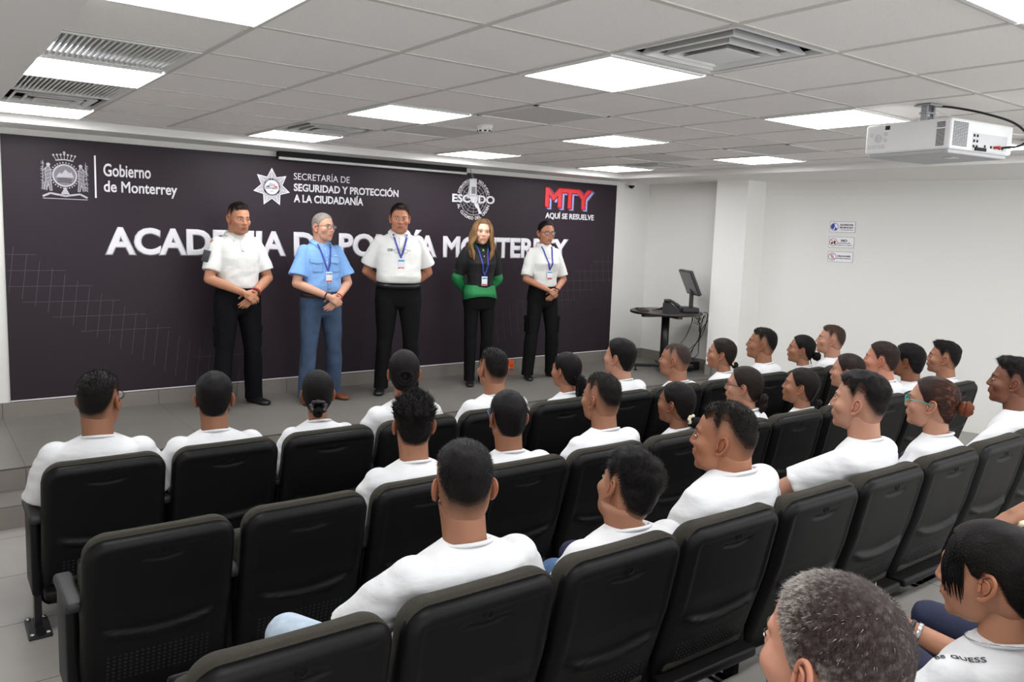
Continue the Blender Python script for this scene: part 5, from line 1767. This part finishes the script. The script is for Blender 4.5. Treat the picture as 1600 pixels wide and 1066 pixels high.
    V, F = remesh(bm, 0.0070, 5)
    V = wrinkle(V, 0.0055 if outfit.get('crease', True) else 0.002, (10, 10, 15), x, lambda p: min(1, max(0, (1.40 - p[2]) / 0.08)))
    bv = bvh_of(V, F)
    so_ = link(outfit.get('shirt_name', 'shirt'), np_mesh('shirt', mv(V), F), root, outfit['shirt'], True)
    def add(name, bm, m, parent=so_, smooth=True, lab=None):
        V2, F2 = bm_arrays(bm)
        o = link(name, np_mesh(name, mv(V2), F2), parent, m, smooth)
        if lab: o['label'] = lab
        return o
    if outfit.get('collar'):
        bm = fresh(); polo_collar(bm, (0, -0.026, 1.452), 0.064 + 0.006 * f[1] if not female else 0.060, 1.0, outfit.get('gap', 28)); add('collar', bm, outfit.get('collar_m', outfit['shirt']))
        bm = fresh(); surf_strip(bm, bv, [(0, 1.40), (0, outfit.get('placket', 1.30))], 0.026, 0.001); add('placket', bm, outfit.get('collar_m', outfit['shirt']))
        bm = fresh()
        n = 2 if outfit.get('placket', 1.30) > 1.2 else 6
        for q in range(n):
            z = 1.385 - 0.06 * q; yy = front_y(bv, 0, z) + 0.005
            bb = fresh(); ell(bb, (0, yy, z), (0.0055, 0.002, 0.0055), None, 10, 6); add('button', bb, M_whitemetal)
        bm.free()
    if outfit.get('pockets'):
        for s in (-1, 1):
            bm = fresh(); surf_patch(bm, bv, s * 0.045, s * 0.135, 1.175, 1.275, 0.0035); add('chest_pocket', bm, outfit['shirt'], smooth=False)
            bm = fresh(); surf_patch(bm, bv, s * 0.035, s * 0.150, 1.262, 1.30, 0.008, 8, lambda t: -0.018 * (1 - abs(2 * t - 1))); add('pocket_flap', bm, outfit['shirt'], smooth=False)
        bm = fresh(); surf_patch(bm, bv, -0.12, -0.075, 1.318, 1.328, 0.005, 3); add('chest_label', bm, mat('grey label', (190, 196, 190), 0.6), smooth=False)
    if outfit.get('emblem'):
        bm = fresh(); surf_patch(bm, bv, 0.07, 0.115, 1.275, 1.30, 0.003, 4); add('chest_embroidery', bm, mat('grey embroidery', (150, 152, 160), 0.8), smooth=False)
    if outfit.get('sleeve_patch'):
        S = Vector((sh.x, sh.y, sh.z)); d = el[1] - S
        c = S + d * 0.38 + Vector((0.075, 0.03, 0.01))
        bm = fresh(); bevbox(bm, -0.005, 0.005, -0.035, 0.035, -0.05, 0.045, 0.004, 2, Matrix.Translation(c) @ Matrix.Rotation(math.radians(-17), 4, 'Y') @ Matrix.Rotation(math.radians(25), 4, 'Z')); add('sleeve_patch', bm, M_patch)
    if outfit.get('hem_shirt'):
        bm = fresh(); N = 48; rg = []
        for z, ex in ((1.03, 0.002), (1.0, 0.010), (0.955, 0.020), (0.90, 0.028)):
            ring = sring((0, 0, z), 0.158 * 0.95 + ex, 0.116 + ex, 0.118 + ex, N, 2.3)
            rg.append([p + Vector((0, 0, (-0.02 * math.cos(2 * PI * q / N * 2) if z < 0.91 else 0))) * 1.0 + Vector((0.004 * math.sin(q * 1.3) * (1.03 - z) * 8, 0.004 * math.cos(q * 1.7) * (1.03 - z) * 8, 0)) for q, p in enumerate(ring)])
        rg.append([p * 0.985 + Vector((0, 0, 0.90 * 0.015)) for p in rg[-1]])
        rg.append([p * 0.97 + Vector((0, 0, 0.9 * 0.03)) for p in rg[0]])
        loft(bm, rg, caps=False); add('blouse_hem', bm, outfit['hem_shirt'], root)
        for i, s in enumerate((-1, 1)):
            bm = fresh(); S = Vector((s * sh.x, sh.y, sh.z)); E = el[i]
            pts = [S + (E - S) * 0.72, S + (E - S) * 0.9, E, E.lerp(wr[i], 0.3), E.lerp(wr[i], 0.7), E.lerp(wr[i], 0.92)]
            tube(bm, bez(pts, 4), list(np.interp(np.linspace(0, 1, 21), [0, .25, .5, .8, 1], [0.058, 0.060, 0.058, 0.052, 0.036])), 20)
            add('blouse_sleeve', bm, outfit['hem_shirt'], root)
    if lanyard:
        zb = outfit.get('badge_z', 1.17)
        bm = fresh()
        for s in (-1, 1):
            surf_strip(bm, bv, [(s * 0.062, 1.425), (s * 0.045, 1.36), (s * 0.018, zb + 0.10), (0.002 * s, zb + 0.06)], 0.015, 0.006)
        surf_strip(bm, bv, [(0.0, zb + 0.07), (0.0, zb + 0.045)], 0.014, 0.009)
        tube(bm, [Vector((0.074 * math.cos(t), -0.03 + 0.074 * math.sin(t), 1.448 - 0.018 * math.sin(t))) for t in (math.radians(a) for a in range(145, 396, 10))], 0.006, 6, flat=0.35)
        lo = add('lanyard', bm, M_lany, root)
        yy = front_y(bv, 0, zb) + 0.014
        bm = fresh(); bevbox(bm, -0.030, 0.030, yy, yy + 0.003, zb - 0.050, zb + 0.042, 0.002); bo = add('badge', bm, M_card, root, False)
        bm = fresh(); box(bm, -0.026, 0.026, yy + 0.0031, yy + 0.0038, zb + 0.018, zb + 0.036); add('badge_photo', bm, M_cardtop, bo, False)
        bm = fresh(); box(bm, -0.026, 0.026, yy + 0.0031, yy + 0.0038, zb - 0.046, zb - 0.032); add('badge_strip', bm, M_cardred, bo, False)
    if outfit.get('hung_glasses'):
        V2, F2 = bm_arrays(glasses_bm(f, 0.0014))
        V2 = V2 - np.array([0, 0.105, 0]); yy = front_y(bv, 0, 1.27) + 0.022
        V2 = V2 * np.array([1.0, 0.25, 1.0]) + np.array([0, yy, 1.27])
        link('hung_glasses', np_mesh('hung_glasses', mv(V2), F2), root, M_glass['wire'], True)
    for (arm, m, t, r) in outfit.get('bracelets', ()):
        i = 0 if arm < 0 else 1
        c = el[i].lerp(wr[i], t); u, v, dd = frame_of(wr[i] - el[i])
        bm = fresh(); tube(bm, [c + (u * math.cos(a) + v * math.sin(a)) * r for a in (2 * PI * q / 20 for q in range(21))], 0.005, 7); add('bracelet', bm, m, root)
    # shoes
    for (Hh, Kn, An), s in zip(lg, (-1, 1)):
        bm = fresh(); shoe_bm(bm, Vector((An.x, An.y, 0)), 1.0 if not female else 0.9, -s * math.radians(14))
        add('shoe', bm, outfit['shoes'], root)
    return root, hob, bv, k

# man with white polo, arms folded low in front
standing('man in white polo and dark cargo trousers, leftmost on stage, hands clasped low in front', 2.17, 6.47, 186, 1.675, 3, -6, 0, 'flat', (178, 124, 96), 'front',
         dict(shirt=M_polo, trousers=M_navytr, collar=True, sleeve_patch=True, cargo=True, shoes=M_shoe, bracelets=((-1, M_wood2, 0.93, 0.034), (-1, M_redcord, 0.86, 0.036)), hem=1.12, gap=34), wide=1.10, stance=0.05, lanyard=False, f=(1.15, 0.5, 1.0, 0.0), stub=0.15)
# man with light blue shirt and jeans
standing('grey-haired man in light blue shirt, jeans and brown shoes standing on the stage', 2.85, 6.36, 182, 1.615, 20, 0, 0, 'greythin', (198, 148, 124), 'front',
         dict(shirt=M_blueshirt, trousers=M_jeans, collar=True, placket=1.02, pockets=True, belt=M_belt, shoes=M_brown, flare=0.018, bracelets=((1, M_blackst, 0.95, 0.034), (-1, M_redcord, 0.93, 0.033)), badge_z=1.14), belly=0.03, wide=1.08, stance=0.05, glasses='black', f=(1.05, 0.4, 1.1, 0.0))
# man in the middle, hands behind his back
standing('stout man in white polo and black trousers mid-stage, glasses hung at his collar, hands behind', 3.61, 6.37, 158, 1.735, -4, -6, 0, 'combed', (176, 120, 94), 'behind',
         dict(shirt=M_polo, trousers=M_blacktr, collar=True, emblem=True, belt=M_blackst, shoes=M_shoe, flare=0.014, hung_glasses=True, badge_z=1.17, gap=30), belly=0.055, wide=1.16, stance=0.035, f=(1.15, 1.0, 1.2, 0.0), stub=0.1)
# woman with long blonde hair
r4, h4, b4, k4 = standing('woman with long blonde hair, black sweater over a green blouse, standing on stage', 4.50, 6.34, 164, 1.625, -8, 0, -3, 'pulled', (216, 166, 142), 'behind',
         dict(shirt=M_sweater, shirt_name='sweater', trousers=M_blacktr, collar=True, collar_m=M_green, hem_shirt=M_green, sleeve=0.66, puff=0.018, slim=0.88, shoes=M_shoe, badge_z=1.08, gap=34, placket=1.37), female=True, stance=-0.02, rgb=(96, 70, 48),
         so=dict(lips=(176, 98, 94), top=0.014, side=0.012))
# woman in white polo with glasses
standing('woman in white polo and black cargo trousers with glasses, rightmost on the stage', 5.29, 6.32, 168, 1.635, -3, -2, 0, 'pulled', (172, 118, 92), 'front',
         dict(shirt=M_polo, trousers=M_blacktr, collar=True, sleeve=0.72, cargo=True, shoes=M_shoe, bracelets=((-1, M_blackst, 0.93, 0.032),), badge_z=1.13, gap=32), female=True, wide=1.08, stance=0.05, glasses='black', extra=[('bun', ((0, -0.105, 0.02), 0.032))])
# long loose hair of the blonde woman, child of her hair
rng = random.Random(9)
pl4 = Vector((0, 0.018, 1.70 - (0.121 + 0.014) * 1.05)) * k4
R4 = Rh(-8, 0, -3)
bm = fresh()
for s in (-1, 1):
    for q in range(15):
        t = q / 14
        a = math.radians(58 + 112 * t)                 # from beside the face round to the nape
        rx, ry = 0.086, 0.100
        px, py = s * rx * math.sin(a), 0.012 + ry * math.cos(a) * 0.95
        wv = rng.uniform(-0.016, 0.016)
        pts = [(s * 0.012 + px * 0.25, 0.035 + py * 0.2 - 0.01, 0.130), (px * 0.75, py * 0.75, 0.098), (px * 1.06, py * 1.02, 0.03), (px * 1.14 + wv, py * 1.02, -0.05), (px * 1.22 - wv + s * 0.008, py * 1.0 + 0.01 * (1 - t), -0.12),
               (px * 1.22 + wv + s * 0.006, py * 0.98 + 0.03 * (1 - t), -0.19 - 0.02 * rng.random()), (px * 1.05, py * 0.95 + 0.045 * (1 - t), -0.25 - 0.03 * rng.random())]
        tube(bm, bez(pts, 5), list(np.interp(np.linspace(0, 1, 31), [0, .2, .55, .85, 1], [0.006, 0.014, 0.019, 0.016, 0.003])), 9)
V, F = bm_arrays(bm)
cc = np.array(lin((122, 92, 62)))
Cc = np.array([cc * (0.55 + 0.6 * abs(noise.noise(Vector((p[0] * 60, p[1] * 60, p[2] * 3)))) + (0.0 if p[2] > 0.08 else 0.35)) for p in V])
o = link('long_locks', np_mesh('long_locks', tr(V, R4, pl4, k4 * 1.05), F, Cc), h4, M_hair, True)
# ---------------------------------------------------------------- people in the audience
M_white_tie = mat('cream hair tie', (214, 204, 178), 0.8)
M_dark_tie = mat('dark sequinned cloth', (40, 36, 36), 0.4, noise_amt=0.9, noise_scale=300)
T1, T2, T3, T4 = (136, 92, 68), (148, 102, 78), (122, 79, 57), (168, 122, 100)
FF = (0.9, 0.15, 0.7, 1.0)
def tail(z0=-0.02, drop=0.16, x=0.0):
    return ([(x, -0.098, z0), (x, -0.135, z0 - 0.01), (x, -0.145, z0 - drop * 0.5), (x, -0.13, z0 - drop)], [0.02, 0.033, 0.03, 0.008])
# front row, from the left aisle
seated('man in white tee and dark glasses, leftmost in the front row', 0.656, 3.811, 1.108, 0, -34, 'fade', T1, glasses='black', seed=1.0, pitch=2, legs='mid', splay=(0.10, 0.03), girth=1.03, f=(1.1, 0.5, 1, 0))
seated('man in white tee with both ears showing, second from left in the front row', 1.156, 3.805, 1.07, 0, -20, 'short', T1, seed=2.0, body_yaw=-6, legs='mid')
seated('woman in white tee with low bun in a dark scrunchie, front row', 1.681, 3.798, 1.036, 0, -22, 'pulled', T1, female=True, seed=1.0, legs='mid',
       extra=[('bun', ((0, -0.112, -0.062), 0.026)), ('scrunchie', ((0, -0.104, -0.038), 0.034, M_dark_tie))])
seated('woman with a large ring bun seen from behind in the front row, white collar', 2.185, 3.791, 1.112, 0, -26, 'pulled', T2, female=True, seed=2.0, s=1.04, girth=1.08,
       extra=[('ring_bun', ((0.0, -0.105, 0.012), 0.030))])
seated('man with square cut hair and faded nape, front row, left of the ponytail woman', 2.793, 3.783, 1.087, 0, -8, 'flat', T2, seed=1.0)
seated('woman with a long black ponytail over her seat back, front row', 3.374, 3.775, 1.024, 0, 6, 'pulled', T2, female=True, seed=1.0,
       extra=[('ponytail', ([(0, -0.095, -0.01), (0.0, -0.135, -0.03), (0.01, -0.14, -0.11), (0.0, -0.125, -0.18), (-0.05, -0.13, -0.225)], [0.02, 0.036, 0.034, 0.026, 0.006])), ('hair_tie', ((0, -0.105, -0.015), 0.02, M_blackst))])
seated('man with thick black hair and light ear, front row, in front of the stage corner', 3.841, 3.769, 1.091, 0, 14, 'combed', T4, seed=2.0, pitch=7)
seated('man with shaved sides and cropped light brown top, front row by the table foot', 4.397, 3.762, 1.025, 0, 22, 'buzz', T2, seed=1.0, style_over=dict(fade=0.115), f=(1.1, 0.6, 1, 0))
seated('woman with hair gathered at the nape, front row in front of the cable tangle', 4.913, 3.755, 1.035, 0, 30, 'pulled', T2, female=True, seed=2.0, rgb=(26, 18, 15),
       extra=[('bun', ((0, -0.108, -0.065), 0.026)), ('hair_tie', ((0, -0.098, -0.05), 0.02, M_white_tie))])
seated('man with flat top cut in profile, front row before the white column', 5.389, 3.748, 1.092, 0, 30, 'flat', T1, seed=1.0, pitch=8)
seated('young woman in profile with a black bun and a thin stick, front row', 5.931, 3.741, 1.01, 0, 30, 'pulled', T2, female=True, seed=1.0, pitch=6,
       extra=[('bun', ((0, -0.125, -0.03), 0.036)), ('stick', ((0.0, -0.07, -0.02), (0.02, -0.12, -0.15), M_blackst))])
seated('pale man with brown cropped hair, last at the wall end of the front row', 6.351, 3.736, 1.072, 0, 32, 'flat', T4, seed=2.0, rgb=(58, 44, 36), pitch=8, f=(1.1, 0.5, 1.1, 0))
# second row
seated('man with tousled black hair, leftmost person in the second row', 1.709, 2.877, 1.088, 0, -24, 'tousled', T2, seed=2.0)
seated('man with violet glasses and short round hair, second from left in the second row', 2.212, 2.871, 1.05, 0, -20, 'short', T1, seed=1.0, glasses='violet', f=(1.05, 0.3, 1, 0))
seated('broad man with faded sides, second row, left of the cream hair tie woman', 2.803, 2.863, 1.082, 0, 4, 'flat', T2, seed=2.0, girth=1.06, body_yaw=2, style_over=dict(fade=0.11))
seated('woman with smooth black hair and a cream hair tie, second row', 3.367, 2.855, 0.992, 0, 12, 'pulled', T3, female=True, seed=1.0,
       extra=[('bun', ((0.005, -0.125, -0.075), 0.032)), ('hair_tie', ((0, -0.108, -0.06), 0.024, M_white_tie))])
seated('woman with dark framed glasses and a low bun, second row', 3.952, 2.847, 1.035, 0, 24, 'pulled', T4, female=True, seed=2.0, glasses='black', rgb=(30, 22, 20),
       extra=[('bun', ((0, -0.118, -0.045), 0.030)), ('ponytail', ([(0, -0.115, -0.05), (0, -0.13, -0.09), (0, -0.115, -0.14)], [0.02, 0.022, 0.006]))])
seated('woman with chin raised and a small knotted bun, second row', 4.518, 2.84, 0.985, 0, 24, 'pulled', T2, female=True, seed=1.0, pitch=9, rgb=(24, 18, 16),
       extra=[('bun', ((0, -0.125, -0.07), 0.024))])
seated('woman with sleek parted hair and full cheek, second row, left of the flushed man', 5.055, 2.833, 1.041, 0, 18, 'pulled', T4, female=True, seed=2.0, arms='wide', girth=1.1, f=(0.95, 0.5, 0.7, 1.0), rgb=(34, 26, 24),
       extra=[('bun', ((0, -0.125, -0.03), 0.026))])
seated('man with brown cropped hair and flushed cheek, second row, third from the wall end', 5.475, 2.827, 1.101, 0, 18, 'short', (180, 122, 100), seed=1.0, rgb=(40, 31, 28))
seated('man with shaved neck under a thick black top, second row, next to the last', 5.851, 2.822, 1.067, 0, 4, 'combed', T3, seed=2.0, style_over=dict(fade=0.02, side=0.008), f=(1.0, 0.2, 1, 0))
seated('man in profile with black combed-up hair, last at the wall end of the second row', 6.382, 2.815, 1.057, 0, 22, 'quiff', T2, seed=1.0, pitch=6, stub=0.2, f=(1.1, 0.4, 1.15, 0))
# third row
seated('man with a high skin fade and pale jeans, leftmost person in the third row', 1.233, 1.801, 1.193, PLAT, -27, 'highfade', T2, seed=2.0, arms='wide', hi=True, legs='light', splay=(0.20, 0.04), body_yaw=-4, girth=1.03)
seated('man with head tilted to his right and swept black hair, third row', 1.868, 1.792, 1.085, PLAT, -8, 'swept', T2, seed=1.0, roll=15, pitch=6, hi=True, legs='mid', dz=0.035, girth=1.12)
seated('heavy man in profile with a round faded head, third row', 2.386, 1.785, 1.188, PLAT, 24, 'flat', (150, 99, 73), seed=2.0, hi=True, girth=1.18, dz=0.05, s=1.10, f=(1.2, 1.0, 1.1, 0), body_yaw=6, style_over=dict(fade=0.11), pitch=2)
seated('tall young man with a dark brush of hair and bent elbow, third row', 3.279, 1.773, 1.237, PLAT, 14, 'combed', T4, seed=1.0, hi=True, arms=((-0.265, 0.19, -0.40), (0.255, 0.02, -0.50), (-0.02, 0.34, -0.45), (0.08, 0.26, -0.535), (0.8, 0.3, -0.3), (-0.2, 0.9, -0.1)), body_yaw=4, s=1.06, style_over=dict(fade=0.085, top=0.02, side=0.004), stub=0.15)
seated('woman with teal glasses and a copper streaked bun, third row', 3.926, 1.765, 1.157, PLAT, 16, 'pulled', T4, female=True, seed=2.0, hi=True, glasses='teal', s=1.04, rgb=(38, 24, 20), style_over=dict(streak=(112, 60, 40)), f=(0.95, 0.5, 0.6, 1.0),
       extra=[('bun', ((0, -0.132, 0.01), 0.034))])
seated('dark haired man in profile at the right edge, rightmost in the third row', 4.815, 1.753, 1.194, PLAT, 18, 'quiff', (108, 68, 50), seed=2.0, arms='wide', legs='dark', s=1.06, pitch=4, f=(1.05, 0.2, 1.2, 0))
# row nearest the camera
seated('grey-haired man seen from above at the bottom edge, nearest the camera', 1.13, 0.61, 1.275, PLAT2, -6, 'greybuzz', (182, 130, 108), seed=1.0, hi=True, s=1.10, legs='light', pitch=0, f=(1.1, 0.6, 1.1, 0), splay=(0.06, 0.16), body_yaw=-28, tee=M_tee)
w4b = seated('woman with black ponytail and long fringe at the right edge, hands in her lap', 2.22, 0.80, 1.085, PLAT2, 10, 'pulled', (168, 118, 92), female=True, seed=1.0, hi=True, s=1.12, legs='dark', pitch=-4,
       body_yaw=-20, arms=((-0.24, 0.03, -0.48), (0.20, 0.10, -0.36), (-0.03, 0.26, -0.44), (0.04, 0.29, -0.29), (0.4, 0.6, -0.2), (-0.85, 0.3, -0.1)),
       extra=[('bangs', ()), ('ponytail', ([(0, -0.085, 0.07), (0.0, -0.14, 0.05), (0.01, -0.155, -0.06), (0.0, -0.15, -0.18), (0.0, -0.15, -0.26)], [0.025, 0.042, 0.045, 0.035, 0.008]))])
p4c = seated('person cut off at the right edge with a watch on the raised wrist', 2.94, 0.68, 1.15, PLAT2, 5, 'short', T2, seed=2.0, legs='dark', s=1.0,
       arms=((-0.24, 0.10, -0.36), (0.255, 0.02, -0.50), (-0.15, 0.26, -0.10), (0.08, 0.26, -0.535), (-0.55, 0.5, -0.55), (-0.2, 0.9, -0.1)))
def band(root, a, b, t, r, w, m, name):
    """a strap round the forearm between the root-space points a and b"""
    a, b = Vector(a), Vector(b)
    c = a.lerp(b, t); u, v, d = frame_of(b - a)
    bm = fresh()
    loft(bm, [[c + d * o + (u * math.cos(q) + v * math.sin(q)) * rr for q in (2 * PI * k / 24 for k in range(24))] for o, rr in ((-w / 2, r - 0.003), (-w / 2, r), (w / 2, r), (w / 2, r - 0.003))])
    V, F = bm_arrays(bm)
    return link(name, np_mesh(name, V, F), root, m, True), c, u, v, d
P4 = Vector((0, 0, 1.15 - (0.121 + 0.011) * 1.0 - PLAT2 + 0.022))
o, c, u, v, d = band(p4c, P4 + Vector((-0.24, 0.10, -0.36)), P4 + Vector((-0.15, 0.26, -0.10)), 0.93, 0.0335, 0.018, mat('pale watch strap', (214, 204, 178), 0.4), 'wristwatch')
bm = fresh(); q = (Vector((-0.4, -0.75, 0.5)) - d * Vector((-0.4, -0.75, 0.5)).dot(d)).normalized(); s1 = d.cross(q)
loft(bm, [[c + q * hgt + (d * math.cos(a) + s1 * math.sin(a)) * r for a in (2 * PI * k / 24 for k in range(24))] for r, hgt in ((0.02, 0.030), (0.021, 0.036), (0.019, 0.042))])
V, F = bm_arrays(bm); link('watch_case', np_mesh('watch_case', V, F), o, M_chrome, True)
bm = fresh(); loft(bm, [[c + q * hgt + (d * math.cos(a) + s1 * math.sin(a)) * 0.0165 for a in (2 * PI * k / 24 for k in range(24))] for hgt in (0.040, 0.0435)])
V, F = bm_arrays(bm); link('watch_dial', np_mesh('watch_dial', V, F), o, M_iris, True)
sc4 = 1.12
P4 = Vector((0, 0, 1.085 - (0.121 + 0.011) * sc4 - PLAT2 + 0.022))
A4, B4 = P4 + Vector((0.20, 0.10, -0.36)) * sc4, P4 + Vector((0.04, 0.29, -0.29)) * sc4
band(w4b, A4, B4, 0.90, 0.033, 0.012, M_blackst, 'bracelet')
band(w4b, A4, B4, 0.83, 0.034, 0.012, M_chrome, 'bracelet')[0]['label'] = 'silver chain bracelet'
# necklace and the lettering printed round the shoulders of her tee
bm = fresh()
tube(bm, [P4 + Vector((0.078 * math.cos(t), -0.045 + 0.078 * math.sin(t), -0.148 - 0.022 * math.sin(t))) * sc4 for t in (2 * PI * k / 40 for k in range(41))], 0.0018, 6)
V, F = bm_arrays(bm); link('necklace', np_mesh('necklace', V, F), w4b, M_chrome, True)
sh4 = [c for c in w4b.children if c.name.startswith('shirt')][0]
bv4 = BVHTree.FromPolygons([v.co[:] for v in sh4.data.vertices], [tuple(p.vertices) for p in sh4.data.polygons])
uu = Vector((0.86, -0.5, 0)).normalized(); nn = Vector((-0.30, -0.50, 0.81)).normalized(); nn = (nn - uu * nn.dot(uu)).normalized(); vv = nn.cross(uu)
org = P4 + Vector((-0.150, -0.045, -0.180)) * sc4
for txt, x0, wd_, ht in (('88', -0.032, 0.020, 0.015), ('GUESS', 0.0, 0.078, 0.015)):
    bmt, a, b, c_, d_ = text_bm(txt, 0.012)
    bmesh.ops.subdivide_edges(bmt, edges=bmt.edges[:], cuts=1)
    for vt in bmt.verts:
        p = org + uu * (x0 + (vt.co.x - a) / (b - a) * wd_) + vv * ((vt.co.y - c_) / (d_ - c_) * ht)
        h_ = bv4.ray_cast(p + nn * 0.3, -nn)
        vt.co = (h_[0] if h_[0] is not None else p) + nn * (0.0022 + 0.0006 * vt.co.z / 0.012)
    V, F = bm_arrays(bmt); link('shirt_lettering', np_mesh('shirt_lettering', V, F), sh4, M_txt)
